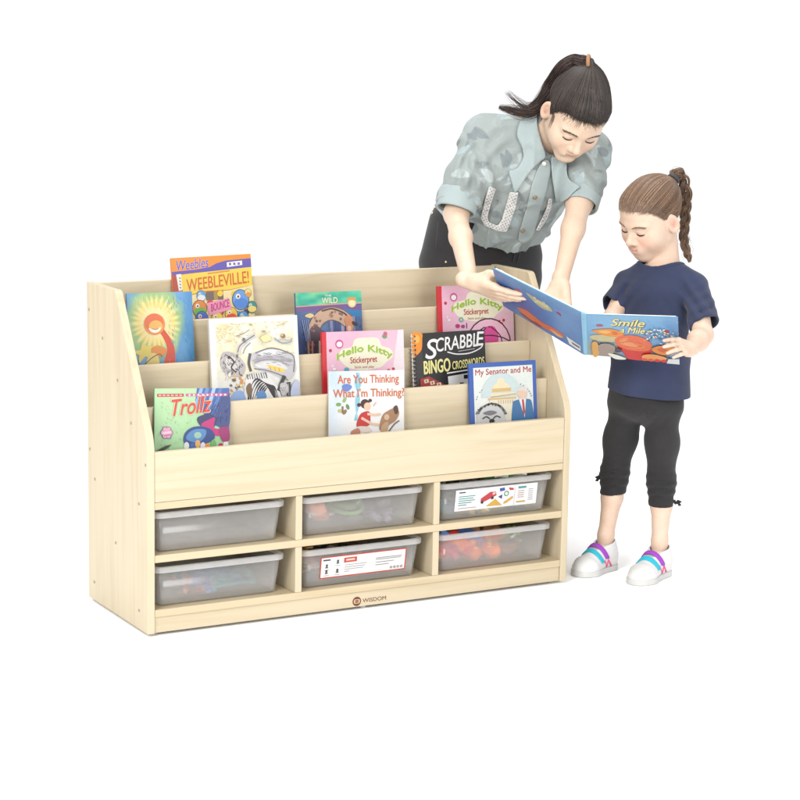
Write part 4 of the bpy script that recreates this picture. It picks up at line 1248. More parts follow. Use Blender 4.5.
# ================================================================ smooth solid modelling (distance fields -> one continuous mesh)
class Solid:
    def __init__(s, lo, hi, h):
        s.lo = np.asarray(lo, np.float32)
        s.h = float(h)
        s.n = np.ceil((np.asarray(hi) - np.asarray(lo)) / h).astype(int) + 1
        s.D = np.full(tuple(s.n), 1.0, np.float32)

    def win(s, lo, hi):
        a = np.clip(np.floor((np.asarray(lo) - s.lo) / s.h).astype(int), 0, s.n)
        b = np.clip(np.ceil((np.asarray(hi) - s.lo) / s.h).astype(int) + 1, 0, s.n)
        if np.any(b <= a): return None, None
        sl = tuple(slice(int(a[i]), int(b[i])) for i in range(3))
        ax = [(s.lo[i] + s.h * np.arange(a[i], b[i])).astype(np.float32) for i in range(3)]
        return sl, (ax[0][:, None, None], ax[1][None, :, None], ax[2][None, None, :])

    def comb(s, sl, d, k, op):
        A = s.D[sl]
        if op == 'u':
            if k > 0:
                t = np.maximum(k - np.abs(A - d), 0) / k
                s.D[sl] = np.minimum(A, d) - t * t * (k * 0.25)
            else:
                s.D[sl] = np.minimum(A, d)
        elif op == 's':
            d = -d
            if k > 0:
                t = np.maximum(k - np.abs(A - d), 0) / k
                s.D[sl] = np.maximum(A, d) + t * t * (k * 0.25)
            else:
                s.D[sl] = np.maximum(A, d)

    def cone(s, a, b, ra, rb=None, k=0.0, op='u'):
        rb = ra if rb is None else rb
        a, b = np.asarray(a, np.float32), np.asarray(b, np.float32)
        m = max(ra, rb) + max(k, 3 * s.h) + s.h
        sl, P = s.win(np.minimum(a, b) - m, np.maximum(a, b) + m)
        if sl is None: return
        ba = b - a
        L2 = float(ba @ ba) + 1e-12
        q = [P[i] - a[i] for i in range(3)]
        t = np.clip((q[0] * ba[0] + q[1] * ba[1] + q[2] * ba[2]) / L2, 0, 1)
        d = np.sqrt((q[0] - t * ba[0]) ** 2 + (q[1] - t * ba[1]) ** 2 + (q[2] - t * ba[2]) ** 2) - (ra + t * (rb - ra))
        s.comb(sl, d, k, op)

    def chain(s, pts, rads, k=0.0, op='u'):
        for i in range(len(pts) - 1):
            s.cone(pts[i], pts[i + 1], rads[i], rads[i + 1], k, op)

    def ell(s, c, M, r, k=0.0, op='u'):
        """M: 3x3, columns are the axes"""
        c, r = np.asarray(c, np.float32), np.asarray(r, np.float32)
        M = np.asarray(M, np.float32)
        ext = np.sqrt(((M * r[None, :]) ** 2).sum(1)) + max(k, 3 * s.h) + s.h
        sl, P = s.win(c - ext, c + ext)
        if sl is None: return
        q = [P[i] - c[i] for i in range(3)]
        u = [(q[0] * M[0, j] + q[1] * M[1, j] + q[2] * M[2, j]) / r[j] for j in range(3)]
        k0 = np.sqrt(u[0] ** 2 + u[1] ** 2 + u[2] ** 2)
        k1 = np.sqrt((u[0] / r[0]) ** 2 + (u[1] / r[1]) ** 2 + (u[2] / r[2]) ** 2)
        d = np.where(k1 > 1e-6, k0 * (k0 - 1) / np.maximum(k1, 1e-6), -float(r.min()))
        s.comb(sl, d.astype(np.float32), k, op)

    def trunk(s, a, b, side, ra, rb, k=0.0, op='u', cap=0.6):
        """elliptic cone from a to b; ra, rb = (half width along `side`, half depth)"""
        a, b = np.asarray(a, np.float32), np.asarray(b, np.float32)
        ax = nrm(b - a)
        S = nrm(side - ax * np.dot(side, ax))
        Fv = np.cross(ax, S)
        L = float(np.linalg.norm(b - a))
        m = max(*ra, *rb) + max(k, 3 * s.h) + s.h
        sl, P = s.win(np.minimum(a, b) - m, np.maximum(a, b) + m)
        if sl is None: return
        q = [P[i] - a[i] for i in range(3)]
        al = q[0] * ax[0] + q[1] * ax[1] + q[2] * ax[2]
        t = np.clip(al / L, 0, 1)
        over = al - t * L
        rx, ry = ra[0] + t * (rb[0] - ra[0]), ra[1] + t * (rb[1] - ra[1])
        u = (q[0] * S[0] + q[1] * S[1] + q[2] * S[2]) / rx
        v = (q[0] * Fv[0] + q[1] * Fv[1] + q[2] * Fv[2]) / ry
        mn = np.minimum(rx, ry)
        w = over / (mn * cap)
        k0 = np.sqrt(u * u + v * v + w * w)
        k1 = np.sqrt((u / rx) ** 2 + (v / ry) ** 2 + (w / (mn * cap)) ** 2)
        d = np.where(k1 > 1e-5, k0 * (k0 - 1) / np.maximum(k1, 1e-5), -mn)
        s.comb(sl, d.astype(np.float32), k, op)

    def cut(s, p, n, k=0.0):
        """remove the half space on the side n points to"""
        n = nrm(n).astype(np.float32)
        sl, P = s.win(s.lo, s.lo + s.h * (s.n - 1))
        d = -((P[0] - p[0]) * n[0] + (P[1] - p[1]) * n[1] + (P[2] - p[2]) * n[2])
        s.comb(sl, d.astype(np.float32), k, 's')

    def cut_in(s, p, n, lo, hi, k=0.0):
        n = nrm(n).astype(np.float32)
        sl, P = s.win(lo, hi)
        d = -((P[0] - p[0]) * n[0] + (P[1] - p[1]) * n[1] + (P[2] - p[2]) * n[2])
        s.comb(sl, d.astype(np.float32), k, 's')

    def near(s, band):
        """indices and world points of cells close to the surface"""
        I = np.argwhere(np.abs(s.D) < band)
        return I, s.lo + I * s.h

    def displace(s, fn, band=0.03):
        I, P = s.near(band)
        s.D[I[:, 0], I[:, 1], I[:, 2]] += fn(P.astype(np.float32)).astype(np.float32)

    def shell(s, th):
        s.D = np.maximum(s.D, -(s.D + np.float32(th)))

    def mesh(s, smooth=1):
        D, h = s.D, s.h
        neg = D < 0
        n = D.shape
        cnt = np.zeros((n[0] - 1, n[1] - 1, n[2] - 1), np.int8)
        for a in (0, 1):
            for b in (0, 1):
                for c in (0, 1):
                    cnt += neg[a:n[0] - 1 + a, b:n[1] - 1 + b, c:n[2] - 1 + c]
        mix = (cnt > 0) & (cnt < 8)
        del cnt
        flat = np.flatnonzero(mix)
        cs = mix.shape
        I, J, K = np.unravel_index(flat, cs)
        acc = np.zeros((len(flat), 3)); num = np.zeros(len(flat))
        cv = {}
        for a in (0, 1):
            for b in (0, 1):
                for c in (0, 1):
                    cv[(a, b, c)] = D[I + a, J + b, K + c]
        for p in cv:
            for ax in range(3):
                if p[ax]: continue
                q = list(p); q[ax] = 1; q = tuple(q)
                d0, d1 = cv[p], cv[q]
                m = (d0 < 0) != (d1 < 0)
                t = np.where(m, d0 / np.where(m, d0 - d1, 1), 0)
                e = np.zeros((len(flat), 3)); e[:] = p; e[:, ax] = t
                acc[m] += e[m]; num[m] += 1
        V = s.lo + (np.stack([I, J, K], 1) + acc / num[:, None]) * h
        F = []

        def look(i, j, k):
            return np.searchsorted(flat, (i * cs[1] + j) * cs[2] + k)
        for ax in range(3):
            sl0 = [slice(1, -1)] * 3; sl1 = [slice(1, -1)] * 3
            sl0[ax] = slice(0, -1); sl1[ax] = slice(1, None)
            a, b = neg[tuple(sl0)], neg[tuple(sl1)]
            for sgn in (0, 1):
                m = (a & ~b) if sgn == 0 else (~a & b)
                E = np.argwhere(m)
                if not len(E): continue
                E = E + np.array([0 if i == ax else 1 for i in range(3)])
                u, v = [(1, 2), (2, 0), (0, 1)][ax]
                o = []
                for du, dv in ((-1, -1), (0, -1), (0, 0), (-1, 0)):
                    Q = E.copy(); Q[:, u] += du; Q[:, v] += dv
                    o.append(look(Q[:, 0], Q[:, 1], Q[:, 2]))
                q = np.stack(o, 1)
                F.append(q if sgn == 0 else q[:, ::-1])
        F = np.concatenate(F) if F else np.zeros((0, 4), int)
        for _ in range(smooth):
            e = np.concatenate([F[:, [0, 1]], F[:, [1, 2]], F[:, [2, 3]], F[:, [3, 0]]])
            w = np.bincount(e[:, 0], minlength=len(V))
            A = np.stack([np.bincount(e[:, 0], V[e[:, 1], i], len(V)) for i in range(3)], 1)
            w2 = np.bincount(e[:, 1], minlength=len(V))
            B = np.stack([np.bincount(e[:, 1], V[e[:, 0], i], len(V)) for i in range(3)], 1)
            tot = np.maximum(w + w2, 1)[:, None]
            V = 0.5 * V + 0.5 * (A + B) / tot
        return V, F


def np_mesh(name, V, F, col=None, mat=None, parent=None):
    me = bpy.data.meshes.new(name)
    me.vertices.add(len(V))
    me.vertices.foreach_set('co', np.asarray(V, np.float32).ravel())
    k = F.shape[1]
    me.loops.add(F.size)
    me.loops.foreach_set('vertex_index', F.ravel().astype(np.int32))
    me.polygons.add(len(F))
    me.polygons.foreach_set('loop_start', (np.arange(len(F)) * k).astype(np.int32))
    me.polygons.foreach_set('use_smooth', np.ones(len(F), bool))
    me.update(calc_edges=True)
    me.validate()
    if col is not None:
        a = me.attributes.new('Col', 'FLOAT_COLOR', 'POINT')
        c = np.ones((len(V), 4), np.float32)
        c[:, :3] = col
        a.data.foreach_set('color', c.ravel())
    return link(name, me, mat, parent)


def keep_biggest(V, F, part=0.02):
    """drop tiny loose crumbs"""
    lab = np.arange(len(V))
    for _ in range(400):
        m = lab[F].min(1)
        new = lab.copy()
        for i in range(4):
            np.minimum.at(new, F[:, i], m)
        new = new[new]
        if np.array_equal(new, lab): break
        lab = new
    ids, cnt = np.unique(lab, return_counts=True)
    ok = np.isin(lab, ids[cnt > part * len(V)])
    F = F[ok[F[:, 0]]]
    mp = np.cumsum(ok) - 1
    return V[ok], mp[F]


def fnoise(P, f, seed=0, oct=3):
    """cheap smooth pseudo noise on points"""
    r = np.random.default_rng(seed)
    o = np.zeros(len(P))
    a = 1.0
    for i in range(oct):
        for j in range(3):
            d = r.normal(size=3); d /= np.linalg.norm(d)
            o += a / 3 * np.sin(P @ (d * f) + r.uniform(0, 6.28) + 1.3 * np.sin(P @ (r.normal(size=3) * f * 0.5) + r.uniform(0, 6.28)))
        a *= 0.5; f *= 2.0
    return o


def sstep(a, b, x):
    t = np.clip((x - a) / (b - a), 0, 1)
    return t * t * (3 - 2 * t)


def pix(P):
    d = P - CAM_POS
    z = d @ FWD
    return 400 + 800 * FOC * (d @ RGT) / z, 400 - 800 * FOC * (d @ UPV) / z, z


def inside_poly(x, y, poly):
    c = np.zeros(x.shape, bool)
    n = len(poly)
    for i in range(n):
        (x0, y0), (x1, y1) = poly[i - 1], poly[i]
        if y0 == y1: continue
        m = ((y0 > y) != (y1 > y)) & (x < (x1 - x0) * (y - y0) / (y1 - y0) + x0)
        c ^= m
    return c


def poly_dist(x, y, poly):
    """signed distance to a polygon, negative inside"""
    d = np.full(x.shape, 1e9)
    n = len(poly)
    for i in range(n):
        (x0, y0), (x1, y1) = poly[i - 1], poly[i]
        ex, ey = x1 - x0, y1 - y0
        t = np.clip(((x - x0) * ex + (y - y0) * ey) / (ex * ex + ey * ey + 1e-12), 0, 1)
        d = np.minimum(d, np.hypot(x - x0 - t * ex, y - y0 - t * ey))
    return np.where(inside_poly(x, y, poly), -d, d)


def smooth_poly(pts, n=5):
    q = list(pts)
    r = catmull([(p[0], p[1], 0) for p in (q[-1:] + q + q[:2])], n)
    return [(p[0], p[1]) for p in r[n:n + n * len(q)]]


# ---------------------------------------------------------------- heads
class Head:
    """local axes: x = own left, y = forward (nose), z = up, in adult metres times `s`"""

    def __init__(h, c, R, s, child):
        h.c, h.R, h.s, h.child = np.asarray(c), np.asarray(R), s, child

    def w(h, p):
        return h.c + h.R @ (np.asarray(p, float) * h.s)

    def local(h, P):
        return (np.asarray(P) - h.c) @ h.R / h.s

    def add(h, B):
        s = h.s
        w, R = h.w, h.R

        def E(c, r, k=0.0, op='u', M=None):
            B.ell(w(c), R if M is None else R @ M, np.array(r) * s, k * s, op)

        def C(a, b, ra, rb=None, k=0.0, op='u'):
            B.cone(w(a), w(b), ra * s, (ra if rb is None else rb) * s, k * s, op)
        ch = h.child
        E((0, -0.012, 0.043), (0.0735, 0.094 if not ch else 0.090, 0.082))
        E((0, 0.022, -0.01), (0.064 if not ch else 0.067, 0.066, 0.080), 0.03)
        # jaw and chin
        jw = 0.046 if not ch else 0.043
        for sx in (-1, 1):
            C((sx * jw, 0.000, -0.046), (sx * 0.012, 0.062, -0.088 + 0.006 * ch), 0.017, 0.014, 0.025)
        E((0, 0.060, -0.090 + 0.007 * ch), (0.020, 0.018, 0.017), 0.02)
        C((0, 0.03, -0.05), (0, 0.05, -0.080), 0.032, 0.022, 0.025)
        # cheeks
        ck = 0.0275 if ch else 0.026
        for sx in (-1, 1):
            E((sx * 0.036, 0.052, -0.030), (ck, ck, ck * 1.15), 0.034)
        # forehead
        E((0, 0.040, 0.050), (0.056, 0.046, 0.045), 0.03)
        # brow ridge and eye sockets
        for sx in (-1, 1):
            C((sx * 0.012, 0.083, 0.019), (sx * 0.046, 0.071, 0.019), 0.008, 0.006, 0.018)
            E((sx * 0.031, 0.094, 0.001), (0.019, 0.013, 0.0105), 0.012, 's')
            E((sx * 0.031, 0.0735, 0.001), (0.0155, 0.0135, 0.0130), 0.004)
            # upper lid fold
            C((sx * 0.018, 0.0865, 0.0065), (sx * 0.044, 0.080, 0.006), 0.0022, 0.0022, 0.004)
        # nose
        C((0, 0.082, 0.014), (0, 0.100 if not ch else 0.100, -0.024), 0.0075, 0.0090, 0.012)
        E((0, 0.103 if not ch else 0.104, -0.028), (0.0105, 0.0105, 0.0095), 0.008)
        for sx in (-1, 1):
            E((sx * 0.0125, 0.0925, -0.032), (0.0075, 0.0095, 0.0075), 0.006)
            E((sx * 0.0065, 0.0985, -0.0395), (0.0032, 0.005, 0.003), 0.003, 's')
        # mouth
        C((-0.012, 0.0770, -0.057), (0.012, 0.0770, -0.057), 0.0145, None, 0.022)
        for sx in (-1, 1):
            C((sx * 0.004, 0.0895, -0.0540), (sx * 0.018, 0.0815, -0.0510), 0.0034, 0.0020, 0.007)
            C((sx * 0.002, 0.0880, -0.0630), (sx * 0.014, 0.0830, -0.0600), 0.0044, 0.0024, 0.007)
            C((sx * 0.001, 0.0940, -0.0600), (sx * 0.011, 0.0910, -0.0580), 0.0013, None, 0.003, 's')
            C((sx * 0.011, 0.0910, -0.0575), (sx * 0.0205, 0.0845, -0.0505), 0.0013, None, 0.003, 's')
        if not ch: E((0, 0.091, -0.0745), (0.011, 0.007, 0.0045), 0.016, 's')
        # ears
        for sx in (-1, 1):
            a = math.radians(24) * sx
            M = np.array([[math.cos(a), -math.sin(a), 0], [math.sin(a), math.cos(a), 0], [0, 0, 1]])
            t = math.radians(-12)
            M = M @ np.array([[1, 0, 0], [0, math.cos(t), -math.sin(t)], [0, math.sin(t), math.cos(t)]])
            E((sx * 0.0765, -0.012, -0.006), (0.0085, 0.0195, 0.032), 0.006, 'u', M)
            E((sx * 0.0765, -0.010, -0.020), (0.007, 0.011, 0.018), 0.006, 'u', M)
            E((sx * 0.0850, -0.007, -0.003), (0.0085, 0.0125, 0.0210), 0.003, 's', M)
            E((sx * 0.079, -0.0085, -0.004), (0.0035, 0.0065, 0.013), 0.003, 'u', M)

    def paint(h, P, base, col):
        L = h.local(P)
        x, y, z = L[:, 0], L[:, 1], L[:, 2]
        front = sstep(0.05, 0.075, y)
        ax = np.abs(x)
        b = base.copy()

        def mixin(m, c):
            nonlocal b
            b = b * (1 - m[:, None]) + np.asarray(c) * m[:, None]
        blush = np.exp(-(((ax - 0.040) / 0.018) ** 2 + ((z + 0.030) / 0.018) ** 2)) * sstep(0.02, 0.06, y)
        mixin(blush * col.get('blush_k', 0.35), col['blush'])
        nose = np.exp(-((x / 0.012) ** 2 + ((z + 0.031) / 0.010) ** 2)) * front
        mixin(nose * 0.25, col['blush'])
        ear = sstep(0.073, 0.080, ax) * sstep(0.05, 0.02, np.abs(y)) * sstep(0.04, 0.02, np.abs(z + 0.005))
        mixin(ear * 0.25, col['blush'])
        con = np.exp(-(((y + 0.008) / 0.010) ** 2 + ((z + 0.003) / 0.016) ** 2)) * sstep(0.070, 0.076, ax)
        mixin(np.clip(con * 0.8, 0, 1), np.asarray(col['blush']) * 0.65)  # shade of the ear hollow, painted into the skin colour
        # lips
        up = (z - (-0.0575)) / (0.0085 * (1 - 0.15 * np.cos(np.clip(ax / 0.006, 0, 3.1))))
        lw = 0.0195
        env = np.clip(1 - (ax / lw) ** 2, 0, 1)
        zc = -0.0605 + (0.0105 if h.child else 0.0085) * (ax / lw) ** 2
        top = zc + 0.0054 * env ** 0.5 * (1 - 0.07 * np.exp(-(ax / 0.004) ** 2))
        bot = zc - 0.0085 * env ** 0.8
        m = sstep(-0.001, 0.001, top - z) * sstep(-0.001, 0.001, z - bot) * (ax < lw) * (y > 0.07)
        mixin(m * col.get('lip_k', 0.75), col['lip'])
        seam = np.exp(-((z - zc) / 0.0013) ** 2) * (ax < 0.0185) * (y > 0.07)
        mixin(seam * 0.55, col['seam'])
        nos = np.exp(-(((ax - 0.0065) / 0.003) ** 2 + ((z + 0.0400) / 0.0022) ** 2)) * (y > 0.085)
        mixin(nos * 0.6, col['seam'])  # nostril shade painted as dark skin colour
        # lid colour: slightly pink lids
        lid = np.exp(-(((ax - 0.031) / 0.013) ** 2 + ((z - 0.002) / 0.008) ** 2)) * front
        mixin(lid * 0.22, col['lid'])
        return b

    def arc(h, pts, off=0.0):
        return [h.w(p) for p in pts]


def mottle(V, seed):
    """uneven skin tone: warmer and paler patches"""
    a = fnoise(V, 55, seed, 3)[:, None]; b = fnoise(V, 140, seed + 1, 2)[:, None]
    return 1 + a * np.array([0.015, 0.045, 0.055]) + b * np.array([0.012, 0.028, 0.032])


def strands_bm(paths, rads, seg=3):
    """many thin tapered tubes; returns V, F, index of strand per vertex"""
    Vs, Fs, Sid, base = [], [], [], 0
    ang = np.arange(seg) * 2 * math.pi / seg
    for si, (p, r) in enumerate(zip(paths, rads)):
        p = np.asarray(p, float)
        n = len(p)
        t = np.gradient(p, axis=0)
        t /= np.maximum(np.linalg.norm(t, axis=1, keepdims=True), 1e-9)
        ref = np.eye(3)[int(np.argmin(np.abs(t).max(0)))]
        s = np.cross(t, ref); s /= np.maximum(np.linalg.norm(s, axis=1, keepdims=True), 1e-9)
        w = np.cross(t, s)
        rr = r * np.ones(n) if np.ndim(r) == 0 else np.asarray(r)
        V = p[:, None, :] + rr[:, None, None] * (np.cos(ang)[None, :, None] * s[:, None, :] + np.sin(ang)[None, :, None] * w[:, None, :])
        Vs.append(V.reshape(-1, 3))
        i = np.arange(n - 1)[:, None] * seg
        k = np.arange(seg)[None, :]
        k2 = (k + 1) % seg
        Fs.append(np.stack([i + k, i + k2, i + seg + k2, i + seg + k], 2).reshape(-1, 4) + base)
        Sid.append(np.full(n * seg, si))
        base += n * seg
    return np.concatenate(Vs), np.concatenate(Fs), np.concatenate(Sid)


M_SKIN = mat_attr('skin', rough=0.48, spec=0.35, sss=0.06, bump=0.10, bscale=330, var=0.055)
M_HAIR = mat_attr('hair', rough=0.42, spec=0.35, bscale=900, var=0.12)
M_LASH = mat_plain('dark_lashes', (0.035, 0.022, 0.016), 0.6, 0.2)


def snap(B, p, off=0.0005, it=4):
    """move a point onto the surface of B, `off` outside it"""
    p = np.asarray(p, float).copy()
    for _ in range(it):
        f = (p - B.lo) / B.h
        i = np.clip(np.floor(f).astype(int), 1, B.n - 3)
        g = f - i
        c = B.D[i[0]:i[0] + 2, i[1]:i[1] + 2, i[2]:i[2] + 2].astype(float)
        cx = c[0] * (1 - g[0]) + c[1] * g[0]
        cy = cx[0] * (1 - g[1]) + cx[1] * g[1]
        d = cy[0] * (1 - g[2]) + cy[1] * g[2]
        gr = np.array([B.D[i[0] + 1, i[1], i[2]] - B.D[i[0] - 1, i[1], i[2]], B.D[i[0], i[1] + 1, i[2]] - B.D[i[0], i[1] - 1, i[2]], B.D[i[0], i[1], i[2] + 1] - B.D[i[0], i[1], i[2] - 1]])
        n = np.linalg.norm(gr)
        if n < 1e-9: break
        p += gr / n * np.clip(off - d, -0.006, 0.006)
    return p


def head_details(h, B, root, brow_col, brow_w, lash=0.0011, brow_name='eyebrow'):
    """lash lines on the lowered lids and eyebrows"""
    for sx in (-1, 1):
        pts = []
        for k in range(11):
            t = k / 10
            x = 0.0175 + 0.0275 * t
            z = -0.0050 - 0.0015 * math.sin(math.pi * t) + 0.0016 * t
            # follow the lid ball
            dx = (x - 0.031) / 0.0155; dz = (z - 0.001) / 0.0130
            y = 0.0735 + 0.0135 * math.sqrt(max(0.02, 1 - dx * dx - dz * dz)) + 0.0006
            pts.append(snap(B, h.w((sx * x, y, z)), 0.0003))
        rr = [lash * h.s * (0.35 + 1.0 * math.sin(math.pi * (0.10 + 0.80 * k / 10)) * (0.75 + 0.5 * k / 10)) for k in range(11)]
        bm_obj('eyelashes', tube_bm(pts, rr, 6), M_LASH, root, True)
        V, R = [], []
        rn = random.Random(3 + sx)
        for k in range(34):
            t = k / 33
            x = 0.013 + 0.036 * t
            z = 0.0185 + 0.0055 * math.sin(math.pi * (0.15 + 0.62 * t)) - 0.0035 * t + rn.uniform(-1, 1) * brow_w * (1 - 0.6 * t)
            y0 = 0.0905 - 0.0115 * t - 5.0 * max(0, x - 0.03) ** 2 * 2
            a = snap(B, h.w((sx * x, y0, z - 0.0015))); b = snap(B, h.w((sx * (x + 0.006), y0 - 0.0022, z + 0.0018)))
            V.append([a, 0.5 * (a + b), b]); R.append(np.array([0.0007, 0.0008, 0.0003]) * h.s * 1.25)
        vv, ff, sid = strands_bm(V, R, 4)
        c = np.tile(np.array(brow_col), (len(vv), 1))
        np_mesh(brow_name, vv, ff, c, M_HAIR, root)


def strand_t(n_pts, n_str, seg=3):
    return np.tile(np.repeat(np.linspace(0, 1, n_pts), seg), n_str)


def scalp_paths(h, roots, tie, lift, n=12, rng=None, sag=0.0):
    """combed back strands: from the root over the skull to the tie"""
    out = []
    cc = np.array([0, -0.012, 0.043]); rr = np.array([0.0735, 0.094, 0.082])
    tl = np.asarray(tie)
    for (p, lf) in zip(roots, lift):
        a = (np.asarray(p) - cc) / rr
        b = (tl - cc) / rr
        la, lb = np.linalg.norm(a), np.linalg.norm(b)
        an, bn = a / la, b / lb
        w = math.acos(np.clip(an @ bn, -1, 1))
        t = np.linspace(0, 1, n)
        if w < 1e-3: continue
        q = (np.sin((1 - t) * w)[:, None] * an + np.sin(t * w)[:, None] * bn) / math.sin(w)
        rad = la + (lb - la) * t ** 2.5
        e = q * np.maximum(rad, 1.0 + lf * np.sin(np.pi * np.clip(t * 1.1, 0, 1)) ** 0.7 + 0.02)[:, None]
        e[0] = a
        out.append(np.array([h.w(cc + rr * v) for v in e]))
    return out

# ================================================================ open board book held between the two people
def bilin(q, u, v):
    return (1 - u) * (1 - v) * q[0] + u * (1 - v) * q[1] + u * v * q[2] + (1 - u) * v * q[3]


BK_ZT = 5.372
Q_R = [at(586.5, 314.5, BK_ZT), at(678, 317.3, BK_ZT - 0.012), at(679.5, 362.8, BK_ZT + 0.150), at(588, 354.8, BK_ZT + 0.164)]
Q_L = [at(492.5, 268.3, BK_ZT + 0.088), at(581, 312.5, BK_ZT), at(583.5, 354.5, BK_ZT + 0.164), at(503.5, 306.0, BK_ZT + 0.232)]
N_R = nrm(np.cross(Q_R[3] - Q_R[0], Q_R[1] - Q_R[0]))
N_L = nrm(np.cross(Q_L[3] - Q_L[0], Q_L[1] - Q_L[0]))
BV = [n if np.dot(n, -FWD) > 0 else -n for n in (N_R, N_L)]     # outward = towards the viewer
N_R, N_L = BV
hb_org = 0.5 * (Q_R[3] + Q_L[2])
held = empty('open_book', hb_org)
tag(held, 'open blue board book with a red pan on its cover, held by both people', 'book')


def quad_slab(q, n, t0, t1, inset=0.0, bm=None, nu=1):
    bm = bm or bmesh.new()
    e = inset
    P = [bilin(q, u, v) for (u, v) in ((e, e), (1 - e, e), (1 - e, 1 - e), (e, 1 - e))]
    A = [bm.verts.new(p + n * t0 - hb_org) for p in P]
    B = [bm.verts.new(p + n * t1 - hb_org) for p in P]
    fs = [bm.faces.new(A), bm.faces.new(B[::-1])]
    for i in range(4):
        fs.append(bm.faces.new((A[i], B[i], B[(i + 1) % 4], A[(i + 1) % 4])))
    bmesh.ops.recalc_face_normals(bm, faces=fs)
    es = list({ed for f in fs for ed in f.edges})
    bmesh.ops.bevel(bm, geom=es, offset=0.0009, segments=2, affect='EDGES')
    return bm


for (q, n) in ((Q_R, N_R), (Q_L, N_L)):
    col_mesh(bm_obj('cover', quad_slab(q, n, -0.0030, 0.0), M_COVER, held), (120, 186, 226))
    bm_obj('pages', quad_slab(q, n, -0.0075, -0.0031, 0.02), M_PAPER, held)
Q_S = [Q_L[1], Q_R[0], Q_R[3], Q_L[2]]
n_s = nrm(N_R + N_L)
col_mesh(bm_obj('spine', quad_slab(Q_S, n_s, -0.0036, 0.0016), M_COVER, held), (150, 208, 238))


def warp_art(A, q, n):
    A.V = [tuple(bilin(q, x / A.w, 1 - y / A.h) + n * z - hb_org) for (x, y, z) in A.V]
    # vertices run counter clockwise seen from the viewer
    return A.build('cover_print', held)


